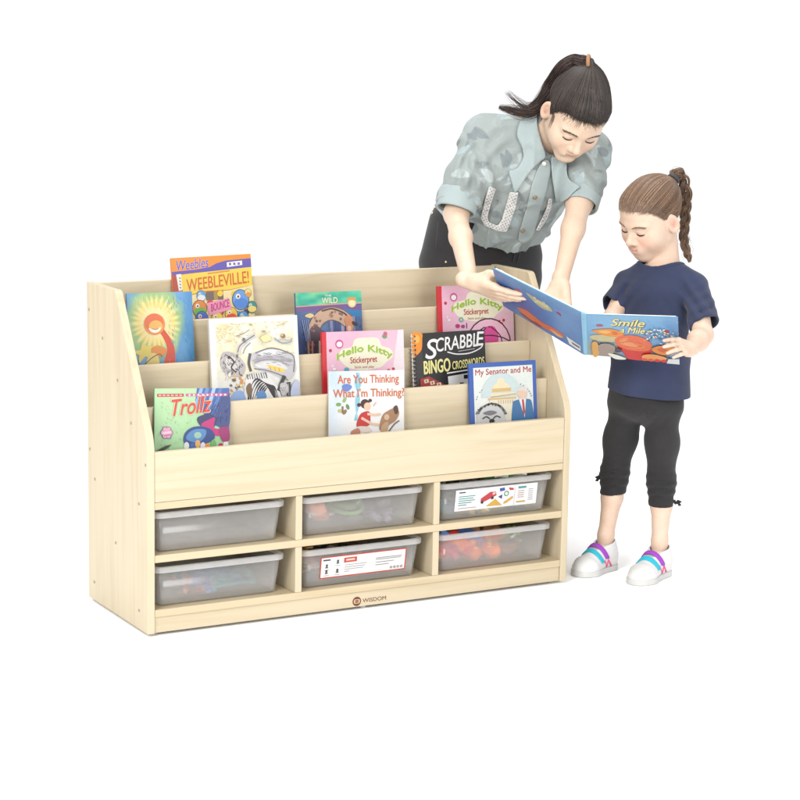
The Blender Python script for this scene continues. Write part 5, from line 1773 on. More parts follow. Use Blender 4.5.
def art_front(A):
    def f(a, b):
        c = mixc((100, 158, 210), (142, 192, 230), 0.5 + 0.5 * math.sin(a * 5 + 2 * b) * vnoise(a * 4, b * 4, 2))
        c = mixc(c, (150, 196, 226), max(0, 0.2 - b) * 2)
        c = mixc(c, (170, 174, 168), sstep(0.55, 0.8, b + 0.1 * vnoise(a * 7, b * 7)) * (1 if a < 0.35 else 0.3))
        return mixc(c, (92, 120, 176), max(0, a - 0.75) * 1.2 * (1 - b))
    A.grid(f, 40, 24)
    A.strokes(50, 0.02, 0.05, 0.97, 0.5, 0.05, 0.004, [(120, 176, 220), (150, 200, 232), (90, 146, 200)], 0.1, 0.4, 3)
    A.strokes(60, 0.04, 0.6, 0.4, 0.97, 0.02, 0.007, [(190, 186, 170), (120, 120, 124), (226, 200, 150), (150, 130, 120)], 0.5, 1.5, 4)
    A.text('Smile', 0.27, 0.09, 0.64, 0.25, (90, 84, 90), bold=0.05, shear=0.3)
    A.text('Smile', 0.262, 0.075, 0.632, 0.235, (246, 232, 150), bold=0.045, shear=0.3)
    A.text('a Mile', 0.37, 0.27, 0.64, 0.40, (110, 104, 100), bold=0.04, shear=0.3)
    A.text('a Mile', 0.362, 0.255, 0.632, 0.385, (246, 236, 170), bold=0.04, shear=0.3)
    A.blob([(0.1, 0.24), (0.15, 0.22), (0.18, 0.25), (0.13, 0.27)], (206, 70, 80)); A.blob([(0.84, 0.3), (0.89, 0.28), (0.9, 0.33), (0.85, 0.34)], (200, 60, 90))
    A.blob([(0.03, 0.5), (0.2, 0.46), (0.38, 0.5), (0.36, 0.6), (0.1, 0.62)], (206, 196, 150))
    A.blob([(0.05, 0.38), (0.14, 0.33), (0.26, 0.31), (0.36, 0.36), (0.4, 0.44), (0.3, 0.5), (0.16, 0.46)], (238, 148, 60))
    A.blob([(0.12, 0.38), (0.2, 0.35), (0.26, 0.38), (0.2, 0.43)], (248, 190, 96)); A.blob([(0.28, 0.37), (0.33, 0.38), (0.33, 0.44), (0.28, 0.44)], (222, 112, 50))
    A.blob([(0.33, 0.72), (0.4, 0.9), (0.44, 1.0), (0.62, 1.0), (0.67, 0.9), (0.7, 0.74), (0.52, 0.8)], (214, 52, 44))
    A.blob([(0.3, 0.56), (0.36, 0.47), (0.48, 0.43), (0.6, 0.47), (0.69, 0.58), (0.7, 0.72), (0.6, 0.79), (0.44, 0.78), (0.33, 0.7)], (232, 112, 68))
    A.blob([(0.35, 0.58), (0.42, 0.5), (0.54, 0.49), (0.64, 0.58), (0.64, 0.68), (0.52, 0.73), (0.4, 0.69)], (242, 150, 96))
    A.strokes(60, 0.36, 0.5, 0.64, 0.72, 0.02, 0.005, [(246, 170, 116), (226, 110, 70), (250, 190, 140)], 0.2, 0.8, 9)
    A.curve([(0.36, 0.62), (0.48, 0.58), (0.62, 0.62)], 0.008, (214, 92, 56)); A.curve([(0.4, 0.69), (0.5, 0.71), (0.6, 0.68)], 0.008, (206, 84, 60))
    rn = random.Random(8)
    for i in range(70):
        a, b = rn.gauss(0.78, 0.085), rn.gauss(0.43, 0.085)
        if b > 0.58 or a < 0.56: continue
        A.ell(a, b, rn.uniform(0.008, 0.02), rn.uniform(0.006, 0.014), rn.choice([(245, 248, 250), (226, 236, 244), (250, 250, 246), (90, 120, 176), (214, 110, 120), (120, 170, 170), (246, 226, 150)]), rot=rn.uniform(0, 3), n=8)
    A.curve([(0.7, 0.74), (0.78, 0.84), (0.9, 0.87)], 0.02, (56, 40, 50))
    A.blob([(0.7, 0.7), (0.78, 0.62), (0.92, 0.6), (0.96, 0.74), (0.84, 0.82), (0.74, 0.78)], (234, 140, 50)); A.blob([(0.76, 0.7), (0.82, 0.66), (0.88, 0.7), (0.82, 0.76)], (214, 100, 44))
    A.blob([(0.6, 0.86), (0.72, 0.82), (0.86, 0.88), (0.8, 0.96), (0.62, 0.97)], (240, 160, 90))
    for a in (0.62, 0.69, 0.76, 0.83): A.ell(a, 0.955, 0.034, 0.026, (226, 84, 50) if a < 0.7 else (214, 50, 46))
    A.poly([(0.88, 0.9), (1, 0.88), (1, 1), (0.86, 1)], (222, 226, 226))
    A.blob([(0.05, 0.66), (0.1, 0.62), (0.13, 0.8), (0.11, 0.96), (0.06, 0.98)], (226, 170, 90)); A.blob([(0.28, 0.78), (0.34, 0.74), (0.38, 0.8), (0.32, 0.84)], (70, 70, 90))
    A.blob([(0.12, 0.7), (0.22, 0.64), (0.3, 0.72), (0.26, 0.9), (0.14, 0.92)], (168, 150, 140)); A.blob([(0.22, 0.88), (0.32, 0.9), (0.42, 0.98), (0.3, 1.0)], (244, 240, 226))


def art_back(A):
    def f(a, b):
        c = mixc((92, 126, 190), (124, 168, 214), vnoise(a * 4, b * 3, 6))
        c = mixc(c, (98, 96, 170), 0.8 * math.exp(-((a - 0.3) ** 2 + (b - 0.6) ** 2) / 0.05))
        return mixc(c, (140, 190, 224), max(0, 0.18 - b) * 2.5)
    A.grid(f, 36, 20)
    A.strokes(60, 0.02, 0.05, 0.97, 0.95, 0.06, 0.006, [(120, 160, 210), (100, 130, 196), (140, 130, 196)], 0.1, 0.5, 11)
    A.blob([(0.36, 0.2), (0.5, 0.22), (0.62, 0.24), (0.66, 0.34), (0.55, 0.4), (0.46, 0.36)], (196, 190, 160))
    A.text('Smile', 0.45, 0.2, 0.62, 0.33, (244, 236, 190), bold=0.03)
    A.blob([(0.2, 0.78), (0.32, 0.7), (0.5, 0.78), (0.64, 0.76), (0.78, 0.8), (0.7, 0.88), (0.5, 0.92), (0.3, 0.9)], (226, 120, 84))
    A.blob([(0.22, 0.9), (0.36, 0.86), (0.5, 0.93), (0.36, 0.97)], (150, 70, 84)); A.blob([(0.6, 0.84), (0.76, 0.86), (0.68, 0.92)], (240, 190, 120))
    A.blob([(0.24, 0.24), (0.28, 0.22), (0.3, 0.27), (0.25, 0.28)], (190, 70, 110)); A.blob([(0.7, 0.3), (0.75, 0.28), (0.76, 0.34)], (170, 50, 100))
    A.poly([(0.8, 0.78), (0.97, 0.82), (0.97, 0.95), (0.83, 0.93)], (244, 244, 240)); A.poly([(0.86, 0.84), (0.96, 0.85), (0.96, 0.9), (0.87, 0.89)], (120, 120, 130))


A = Art(0.255, 0.2, 0.2); A.z = 0.0004
art_front(A); warp_art(A, Q_R, N_R)
A = Art(0.255, 0.2, 0.2); A.z = 0.0004
art_back(A); warp_art(A, Q_L, N_L)


# ================================================================ hands
def hand(B, wrist, y, n, thumb_sign, s, curls, thumb, spread=0.0, h_scale=1.0, flat=0.0):
    """y: wrist to knuckles, n: back of the hand; thumb_sign: +1 if the thumb lies towards cross(y, n).
    curls: per finger (index..little) three bend angles in degrees; thumb: points (x, y, n) of its joints"""
    y = nrm(y); n = nrm(n - y * np.dot(n, y))
    x = np.cross(y, n) * thumb_sign
    w = lambda a, b, c: wrist + s * (x * a + y * b + n * c)
    K = [(0.0285, 0.091), (0.0095, 0.096), (-0.0095, 0.091), (-0.027, 0.081)]
    L = [0.070, 0.077, 0.071, 0.056]
    R = [0.0086, 0.0088, 0.0083, 0.0074]
    B.cone(w(0.0, -0.02, 0), w(0.0, 0.015, 0), 0.0235 * s, 0.0225 * s, 0.01 * s)
    for (kx, ky) in K:
        B.cone(w(kx * 0.55, 0.01, -0.001), w(kx * 0.97, ky - 0.006, 0.001), 0.0135 * s, 0.0108 * s, 0.012 * s)
    B.cone(w(0.014, 0.012, -0.006), w(0.026, 0.048, -0.010), 0.015 * s, 0.013 * s, 0.012 * s)
    B.cone(w(-0.018, 0.015, -0.007), w(-0.022, 0.05, -0.007), 0.0125 * s, 0.011 * s, 0.012 * s)
    tips = []
    for i, (kx, ky) in enumerate(K):
        p = w(kx, ky, 0.002)
        sp = spread * (1.5 - i)
        d0 = nrm(y + x * sp)
        ang = 0.0
        pts, rad = [p], [R[i] * s * 1.08]
        for j, f in enumerate((0.45, 0.30, 0.25)):
            ang += math.radians(curls[i][j])
            d = d0 * math.cos(ang) - n * math.sin(ang)
            p = p + d * L[i] * f * s
            pts.append(p); rad.append(R[i] * s * (1.0, 0.92, 0.74)[j])
        B.cone(w(kx * 0.9, ky - 0.014, 0.001), pts[0], R[i] * s * 1.15, R[i] * s * 1.12, 0.006 * s)
        B.chain(pts, rad, 0.0015 * s)
        B.cone(pts[1], pts[1] + y * 1e-4, R[i] * s * 1.06, None, 0.003 * s)
        tips.append((pts[-1], d))
    tp = [w(*t) for t in thumb]
    tr = [0.0125, 0.0108, 0.0102, 0.0078][:len(tp)]
    B.chain(tp, [r * s for r in tr], 0.006 * s)
    tips.append((tp[-1], nrm(tp[-1] - tp[-2])))
    return tips

# ================================================================ the girl
FWDH = nrm([FWD[0], FWD[1], 0]); RGTH = nrm([FWDH[1], -FWDH[0], 0]); UPZ = np.array([0, 0, 1.0])
_a = math.radians(30)
GF = -math.cos(_a) * FWDH - math.sin(_a) * RGTH
GS = math.cos(_a) * RGTH - math.sin(_a) * FWDH
G_HEAD_R = np.array([[0.3266, -0.8618, -0.388], [-0.9447, -0.2851, -0.162], [-0.029, -0.4195, 0.9073]])
gz = 5.73
_t = math.radians(9)
G_HEAD_R = np.stack([G_HEAD_R[:, 0] * math.cos(_t) + G_HEAD_R[:, 1] * math.sin(_t), G_HEAD_R[:, 1] * math.cos(_t) - G_HEAD_R[:, 0] * math.sin(_t), G_HEAD_R[:, 2]], 1)
g_head = Head(at(651.2, 219.2, 5.70), G_HEAD_R, 0.90, True)
g_root_xy = on_floor(628, 573)
girl_neck = at(664, 266, gz + 0.005)
g_sh_l, g_sh_r = at(695, 287, 5.68), at(629, 283.5, 5.79)
g_el_l, g_wr_l = at(703, 335, 5.585), at(691, 348.5, 5.475)
g_el_r, g_wr_r = at(613, 318, 5.71), at(622, 338, 5.60)
g_hip_l, g_hip_r = at(663, 404, 5.71), at(627, 402, 5.765)


def foot_frame(heel_px, toe_px):
    a, b = on_floor(*heel_px), on_floor(*toe_px)
    return a, nrm(b - a), float(np.linalg.norm(b - a))


heel_r, fd_r, fl_r = foot_frame((611.5, 566.5), (577, 577))
heel_l, fd_l, fl_l = foot_frame((664.5, 572.5), (634, 585.5))
an_r = heel_r + fd_r * 0.036 + UPZ * 0.075
an_l = heel_l + fd_l * 0.036 + UPZ * 0.075
kn_r = at(614.5, 474, depth_of(an_r) + 0.0)
kn_l = at(661, 482, depth_of(an_l) + 0.01)

lo = np.min([an_r, an_l, heel_r, at(590, 400, 5.9), at(600, 300, 5.45), at(660, 300, 5.42)], 0) - 0.10
hi = np.max([an_r, an_l, at(712, 300, 5.6), at(700, 250, 5.9), heel_l], 0) + 0.10
lo[2] = FLOOR; hi[2] = at(650, 165, 5.7)[2]
HG = 0.0022
B = Solid(lo, hi, HG)
# trunk, neck, legs
B.trunk(at(645, 402, gz), at(651, 350, gz), GS, (0.098, 0.078), (0.086, 0.070), 0.03)
B.trunk(at(651, 350, gz), at(657, 298, gz), GS, (0.086, 0.070), (0.090, 0.072), 0.03)
B.cone(g_sh_l, at(662, 282, gz), 0.027, 0.040, 0.02); B.cone(g_sh_r, at(662, 282, gz), 0.027, 0.040, 0.02)
B.cone(at(665, 276, gz + 0.008), g_head.w((0, -0.040, -0.03)), 0.043, 0.036, 0.008)
B.trunk(at(660, 290, gz), at(663, 272, gz), GS, (0.080, 0.060), (0.058, 0.048), 0.02)
for hip, kn, an in ((g_hip_r, kn_r, an_r), (g_hip_l, kn_l, an_l)):
    B.cone(hip, kn, 0.046, 0.031, 0.02)
    calf = kn * 0.66 + an * 0.34 - GF * 0.006
    B.chain([kn, calf, an * 0.9 + kn * 0.1, an - UPZ * 0.03], [0.030, 0.0285, 0.0205, 0.021], 0.015)
    B.cone(an - UPZ * 0.035, an - UPZ * 0.05 + (fd_r if an is an_r else fd_l) * 0.07, 0.022, 0.018, 0.02)
# arms
B.chain([g_sh_l, g_el_l], [0.027, 0.026], 0.01)
B.chain([g_el_l, g_el_l * 0.6 + g_wr_l * 0.4, g_wr_l], [0.0265, 0.0275, 0.0185], 0.012)
B.chain([g_sh_r, g_el_r], [0.027, 0.025], 0.01)
B.chain([g_el_r, g_wr_r], [0.0255, 0.0185], 0.012)
# hands
gs = 0.70
gk_l = at(679.5, 346.5, 5.415)
tips_gl = hand(B, g_wr_l, gk_l - g_wr_l, -FWD * 0.85 + UPV * 0.35 + RGT * 0.15, 1 if np.dot(np.cross(gk_l - g_wr_l, -FWD), UPV) > 0 else -1, gs,
               [(14, 10, 8), (16, 14, 10), (20, 18, 12), (24, 20, 14)],
               [(0.02, 0.02, -0.006), (0.040, 0.046, -0.022), (0.040, 0.075, -0.036), (0.030, 0.098, -0.040)], 0.05)
gk_r = at(603, 344, 5.575)
tips_gr = hand(B, g_wr_r, gk_r - g_wr_r, FWD * 0.2 - UPV * 0.9, 1, gs, [(10, 10, 8)] * 4,
               [(0.02, 0.02, -0.004), (0.044, 0.04, -0.012), (0.055, 0.065, -0.014), (0.058, 0.085, -0.012)])
g_head.add(B)
V, F = B.mesh(1)
V, F = keep_biggest(V, F)
SK = np.array([0.550, 0.400, 0.308])
col = np.tile(SK, (len(V), 1)) * mottle(V, 2)
col = g_head.paint(V, col, dict(blush=(0.66, 0.33, 0.26), lip=(0.60, 0.235, 0.215), seam=(0.24, 0.09, 0.08), lid=(0.50, 0.33, 0.28), blush_k=0.4, lip_k=0.5))
for (tp, d) in tips_gl + tips_gr:
    m = np.exp(-(np.linalg.norm(V - tp, axis=1) / 0.007) ** 2)
    col = col * (1 - 0.3 * m[:, None]) + np.array([0.68, 0.38, 0.31]) * 0.3 * m[:, None]
girl = np_mesh('person', V, F, col, M_SKIN)
tag(girl, 'young girl in navy t-shirt and black capri leggings looking down at the open book', 'person')


def gpart(name, V, F, mat, col=None):
    return np_mesh(name, V, F, col, mat, girl)


# ---- fine face parts
head_details(g_head, B, girl, (0.19, 0.12, 0.075), 0.0010, 0.0019)

# ---- hair
G_TIE = (0.0, -0.116, 0.074)


def hair_line(y):
    return np.interp(y, [-0.11, -0.06, -0.042, -0.030, -0.012, 0.006, 0.020, 0.040, 0.060, 0.080, 0.1],
                     [-0.050, -0.045, -0.030, 0.004, 0.026, 0.016, 0.022, 0.044, 0.058, 0.064, 0.066])


def hair_cap(h, grow, k, col, parent, line, h_vox, bump=None, tie=None):
    c = h.w((0, -0.012, 0.043))
    S = Solid(c - 0.15, c + 0.15, h_vox)
    S.ell(c, h.R, np.array([0.0735, 0.094, 0.082]) * h.s)
    S.ell(h.w((0, 0.022, -0.01)), h.R, np.array([0.066, 0.066, 0.080]) * h.s, 0.03 * h.s)
    S.ell(h.w((0, 0.040, 0.050)), h.R, np.array([0.056, 0.046, 0.045]) * h.s, 0.03 * h.s)
    I, P = S.near(0.06)
    L = h.local(P)
    S.D[I[:, 0], I[:, 1], I[:, 2]] -= (0.0006 + grow * sstep(0.0, 0.035, L[:, 2] - line(L[:, 1]))) * h.s
    if tie is not None:
        S.cone(h.w(np.array(tie) * 0.86), h.w(tie), 0.017 * h.s, 0.010 * h.s, 0.02 * h.s)
    h.capD, h.capS = S.D.copy(), S
    I, P = S.near(0.05)
    L = h.local(P)
    d = (line(L[:, 1]) + 0.0045 - L[:, 2]) * h.s * 0.85
    S.D[I[:, 0], I[:, 1], I[:, 2]] = np.maximum(S.D[I[:, 0], I[:, 1], I[:, 2]], d + 0.0015 * fnoise(P, 160, 4, 2))
    V, F = S.mesh(2)
    V, F = keep_biggest(V, F, 0.1)
    cc = np.tile(np.array(col), (len(V), 1)) * (1 + 0.25 * fnoise(V, 260, 7, 2)[:, None])
    return np_mesh('hair', V, F, cc, M_HAIR, parent)


G_HC = np.array([0.135, 0.082, 0.052])
hair_g = hair_cap(g_head, 0.0050, 0, G_HC, girl, hair_line, 0.0022, tie=G_TIE)
rng = np.random.default_rng(5)


def scalp_roots(n, line, rng, grow, front_bias=0.5):
    R, Lf = [], []
    cc = np.array([0, -0.012, 0.043]); rr = np.array([0.0735, 0.094, 0.082]) + grow
    while len(R) < n:
        if rng.random() < front_bias:
            # along the hair line
            y = rng.uniform(-0.1, 0.084); sx = rng.choice([-1, 1])
            z = float(line(y)) + rng.uniform(-0.0035, 0.007)
            q = 1 - ((y - cc[1]) / rr[1]) ** 2 - ((z - cc[2]) / rr[2]) ** 2
            if q < 0: continue
            x = sx * rr[0] * math.sqrt(q)
            if y > 0.05: x *= rng.uniform(-1, 1) if rng.random() < 0.6 else 1
            p = np.array([x, y, z])
            e = (p - cc) / rr
            p = cc + rr * e / np.linalg.norm(e)
        else:
            v = rng.normal(size=3); v /= np.linalg.norm(v)
            p = cc + rr * v
            if p[2] < line(p[1]) + 0.002: continue
        R.append(p); Lf.append(rng.uniform(0.005, 0.05))
    return R, Lf


def push_out(h, paths, rng, lo, hi):
    S = h.capS
    allp = np.concatenate(paths)
    gx = np.gradient(h.capD, S.h)
    off = np.concatenate([np.full(len(p), rng.uniform(lo, hi)) for p in paths])
    for _ in range(9):
        f = np.clip(np.rint((allp - S.lo) / S.h).astype(int), 0, S.n - 1)
        d = h.capD[f[:, 0], f[:, 1], f[:, 2]]
        g = np.stack([q[f[:, 0], f[:, 1], f[:, 2]] for q in gx], 1)
        # first order value between grid nodes
        d = d + ((allp - (S.lo + f * S.h)) * g).sum(1)
        g /= np.maximum(np.linalg.norm(g, axis=1, keepdims=True), 1e-6)
        allp = allp + g * np.clip(off - d, 0, 0.003)[:, None] * (d < 0.5)[:, None]
    o, i = [], 0
    for p in paths:
        o.append(allp[i:i + len(p)]); i += len(p)
    return o


R0, LF = scalp_roots(3200, hair_line, rng, 0.0035, 0.6)
paths = push_out(g_head, scalp_paths(g_head, R0, G_TIE, LF, 14), rng, -0.0002, 0.0016)
rad = [np.interp(np.linspace(0, 1, 14), [0, 0.2, 1], [0.12, 1, 1.1]) * rng.uniform(0.0004, 0.0009) for _ in paths]
V, F, sid = strands_bm(paths, rad, 3)
sc = rng.uniform(0.7, 1.5, len(paths))
hl = (rng.random(len(paths)) < 0.15)[:, None] * np.array([0.16, 0.11, 0.075])
cc = (G_HC * sc[:, None] + hl)[sid]
rf = sstep(0.12, 0.0, strand_t(14, len(paths)))[:, None] * 0.6
cc = cc * (1 - rf) + SK * 0.75 * rf
np_mesh('hair_strands', V, F, cc, M_HAIR, hair_g)

# braid falling behind the shoulder
tie_w = g_head.w(G_TIE)
tz = depth_of(tie_w)
BR_LINE = catmull([tie_w, at(677, 173.5, tz + 0.01), at(683, 180, tz + 0.025), at(686, 196, tz + 0.035), at(685.5, 212, tz + 0.04), at(684.5, 226, tz + 0.04), at(684, 240, tz + 0.035), at(687, 252, tz + 0.02), at(690, 262, tz + 0.025)], 14)
BR_LINE = np.array(BR_LINE)
tt = np.gradient(BR_LINE, axis=0); tt /= np.linalg.norm(tt, axis=1, keepdims=True)
s1 = np.cross(tt, FWD); s1 /= np.linalg.norm(s1, axis=1, keepdims=True)
s2 = np.cross(tt, s1)
nb = len(BR_LINE)
u = np.linspace(0, 1, nb)
env = np.interp(u, [0, 0.1, 0.3, 0.75, 0.92, 1], [0.65, 1.25, 1.15, 0.85, 0.7, 0.25])
paths, rad = [], []
for j in range(3):
    ph = u * 2 * math.pi * 3.4 + j * 2 * math.pi / 3
    ctr = BR_LINE + s1 * (0.0082 * env * np.sin(ph))[:, None] + s2 * (0.0046 * env * np.sin(2 * ph))[:, None]
    for q in range(46):
        a, r0 = rng.uniform(0, 6.28), 0.0076 * math.sqrt(rng.uniform(0.02, 1))
        tw = a + 2.0 * u
        paths.append(ctr + (s1 * (np.cos(tw) * env)[:, None] + s2 * (np.sin(tw) * env)[:, None]) * r0)
        rad.append(np.full(nb, rng.uniform(0.0008, 0.0013)))
for q in range(16):      # loose hairs round the braid
    i0 = rng.integers(5, nb - 14); k = rng.integers(8, 14)
    seg_ = BR_LINE[i0:i0 + k] + s1[i0:i0 + k] * (rng.choice([-1, 1]) * (0.012 + 0.010 * np.sin(np.linspace(0, 3, k)) * rng.uniform(0.2, 1)))[:, None]
    paths.append(seg_); rad.append(np.full(k, 0.00035))
V, F, sid = strands_bm(paths, rad, 3)
cc = (G_HC * rng.uniform(0.5, 1.4, len(paths))[:, None])[sid]
np_mesh('braid', V, F, cc, M_HAIR, girl)
M_TIE = mat_plain('dark_elastic', (0.03, 0.03, 0.035), 0.7)
ring = [tie_w + 0.013 * (math.cos(a) * s1[0] + math.sin(a) * s2[0]) + tt[0] * 0.004 for a in np.linspace(0, 2 * math.pi, 16, endpoint=False)]
bm_obj('hair_tie', tube_bm(ring, 0.0055, 8, closed=True), M_TIE, girl, True)


# ---- navy t-shirt
def mat_knit(name, col, scale, rough=0.85, bump=0.25):
    k = NT(name)
    tc = k.n('ShaderNodeTexCoord')
    wv = k.n('ShaderNodeTexNoise', Scale=scale, Detail=3.0)
    k.l(tc.outputs['Object'], wv.inputs['Vector'])
    n2 = k.n('ShaderNodeTexNoise', Scale=9.0, Detail=3.0)
    k.l(tc.outputs['Object'], n2.inputs['Vector'])
    mx = k.n('ShaderNodeMath', operation='MULTIPLY_ADD')
    k.l(wv.outputs['Fac'], mx.inputs[0]); mx.inputs[1].default_value = 0.5
    k.l(n2.outputs['Fac'], mx.inputs[2])
    r = k.ramp([(0.5, tuple(c * 0.82 for c in col)), (1.0, tuple(c * 1.2 for c in col))])
    k.l(mx.outputs[0], r.inputs['Fac'])
    k.l(r.outputs['Color'], k.b.inputs['Base Color'])
    k.b.inputs['Roughness'].default_value = rough
    k.b.inputs['Specular IOR Level'].default_value = 0.2
    k.b.inputs['Sheen Weight'].default_value = 0.12
    b = k.n('ShaderNodeBump', Strength=bump, Distance=0.0008)
    k.l(wv.outputs['Fac'], b.inputs['Height'])
    k.l(b.outputs['Normal'], k.b.inputs['Normal'])
    return k.m


M_NAVY = mat_knit('navy_jersey', (0.024, 0.031, 0.066), 700)
M_BLACK = mat_knit('black_jersey', (0.020, 0.019, 0.020), 600)


def tee_body(S):
    S.trunk(at(648.5, 402, gz), at(651, 352, gz), GS, (0.116, 0.094), (0.102, 0.084), 0.02)
    S.trunk(at(651, 352, gz), at(656, 300, gz), GS, (0.101, 0.082), (0.096, 0.079), 0.03)
    S.cone(g_sh_l, at(672, 276, gz - 0.02), 0.036, 0.043, 0.02); S.cone(g_sh_r, at(652, 275, gz + 0.02), 0.036, 0.043, 0.02)
    S.trunk(at(658, 290, gz), at(661, 278, gz), GS, (0.095, 0.072), (0.075, 0.058), 0.03)


e_l, e_r = at(705.5, 328, 5.605), at(610, 310, 5.735)
T_ = Solid(at(640, 340, gz) - np.array([0.26, 0.26, 0.30]), at(640, 340, gz) + np.array([0.26, 0.26, 0.32]), 0.0024)
tee_body(T_)
SLEEVES = ((g_sh_l, e_l, 0.037, 0.041, 0.93, nrm(e_l - g_sh_l) + 0.18 * RGT), (g_sh_r, e_r, 0.036, 0.037, 0.90, nrm(nrm(e_r - g_sh_r) - 0.35 * RGT)))
for (a_, b_, r0, r1, fr, nn) in SLEEVES:
    S2 = Solid(T_.lo, T_.lo + (T_.n - 1) * T_.h, T_.h)
    S2.D[:] = 1.0
    S2.cone(a_, b_, r0, r1, 0.05)
    c_ = a_ + (b_ - a_) * fr
    S2.cut_in(c_, nn, c_ - 0.1, c_ + 0.1, 0.004)
    d_ = S2.D[:T_.D.shape[0], :T_.D.shape[1], :T_.D.shape[2]]
    t_ = np.maximum(0.018 - np.abs(T_.D - d_), 0) / 0.018
    T_.D = np.minimum(T_.D, d_) - t_ * t_ * (0.018 * 0.25)


def tee_fold(P):
    x, y, z = pix(P)
    r = (P - at(650, 320, gz))
    a = r @ GS; b = r @ UPZ
    o = 0.0030 * fnoise(P * np.array([1, 1, 0.55]), 30, 11, 2)
    # vertical soft folds near the hem, pulls from the sleeves
    o += 0.0028 * np.sin(a * 62 + 2.0 * np.sin(b * 9) + 0.4) * sstep(0.03, -0.14, b)
    # diagonal drag lines from the armpits to the middle
    for (cx, cy, sg) in ((690, 302, 1), (624, 296, -1)):
        t = ((x - cx) * 0.8 * sg + (y - cy) * 0.6)
        w = np.exp(-(((x - cx) / 22) ** 2 + ((y - cy) / 26) ** 2))
        o += 0.0032 * np.sin((x - cx) * 0.45 * sg - (y - cy) * 0.32) * w
    o += 0.0022 * np.sin(y * 0.55 + x * 0.25) * np.exp(-(((x - 704) / 12) ** 2 + ((y - 305) / 18) ** 2))
    return o


T_.displace(tee_fold)
tee_solid = T_.D.copy()
T_.shell(0.0068)
T_.cut(at(648, 392.5, gz), -UPZ - 0.05 * GS)
for (a_, b_, r0, r1, fr, nn) in SLEEVES:      # open the sleeve ends
    c_ = a_ + (b_ - a_) * fr
    ax_ = nrm(b_ - a_)
    T_.cone(c_ - ax_ * 0.03, c_ + ax_ * 0.03, r0 + (r1 - r0) * fr - 0.0065, r1 - 0.0055, 0.0, 's')
nk0, nk1 = at(661.5, 251, gz - 0.004), at(662, 225, gz + 0.01)
NK = (0.063, 0.080)
T_.cone(nk0, nk1, NK[0], NK[1], 0.003, 's')
V, F = T_.mesh(1)
V, F = keep_biggest(V, F, 0.05)
tee = gpart('t_shirt', V, F, M_NAVY)
def surf_hit(S, o, d, t0, t1, n=400, level=0.0, first=True):
    t = np.linspace(t0, t1, n)
    P = o + t[:, None] * d
    I = np.rint((P - S.lo) / S.h).astype(int)
    ok = np.all((I >= 0) & (I < S.n), 1)
    v = np.full(n, 1.0)
    v[ok] = S.D[I[ok, 0], I[ok, 1], I[ok, 2]]
    m = np.flatnonzero(v < level)
    return P[m[0]] if len(m) else None


# rib collar round the neckline
TC = Solid(T_.lo, T_.lo + (T_.n - 1) * T_.h, T_.h)
TC.D[:] = 1.0
TC.cone(nk0, nk1, NK[0] + 0.0115, NK[1] + 0.0115)
n_ = tuple(min(a, b) for a, b in zip(TC.D.shape, tee_solid.shape))
TC.D = np.maximum(TC.D[:n_[0], :n_[1], :n_[2]], np.maximum(tee_solid - 0.0022, -(tee_solid + 0.0075))[:n_[0], :n_[1], :n_[2]])
TC.n = np.array(TC.D.shape)
TC.cone(nk0, nk1, NK[0], NK[1], 0.003, 's')
V, F = TC.mesh(2)
V, F = keep_biggest(V, F, 0.1)
np_mesh('collar', V, F, None, M_NAVY, tee)
# stitched hem lines
# ---- leggings
Lg = Solid(at(645, 440, gz) - np.array([0.2, 0.2, 0.22]), at(645, 440, gz) + np.array([0.2, 0.2, 0.22]), 0.0024)
Lg.trunk(at(645.5, 404, gz), at(648, 380, gz), GS, (0.104, 0.084), (0.098, 0.078), 0.03)
for hip, kn, an, sg in ((g_hip_r, kn_r, an_r, -1), (g_hip_l, kn_l, an_l, 1)):
    hem = kn * 0.72 + an * 0.28
    mid = hip * 0.5 + kn * 0.5
    Lg.chain([hip + UPZ * 0.0, mid, kn, hem - UPZ * 0.03], [0.046, 0.0435, 0.0355, 0.0345], 0.025)


def leg_fold(P):
    x, y, z = pix(P)
    o = 0.0016 * fnoise(P, 40, 3, 2)
    for (cx, cy) in ((613, 478), (661, 488)):
        w = np.exp(-(((x - cx) / 18) ** 2 + ((y - cy) / 14) ** 2))
        o += 0.0028 * np.sin((y - cy) * 0.75 + 0.02 * (x - cx) ** 2 * 0.3 + 0.3 * np.sin(x * 0.3)) * w
    w = np.exp(-(((x - 640) / 24) ** 2 + ((y - 422) / 14) ** 2))
    o += 0.0009 * np.sin((x - 640) * 0.35 + np.abs(x - 640) * 0.2 + (y - 420) * 0.55) * w
    return o


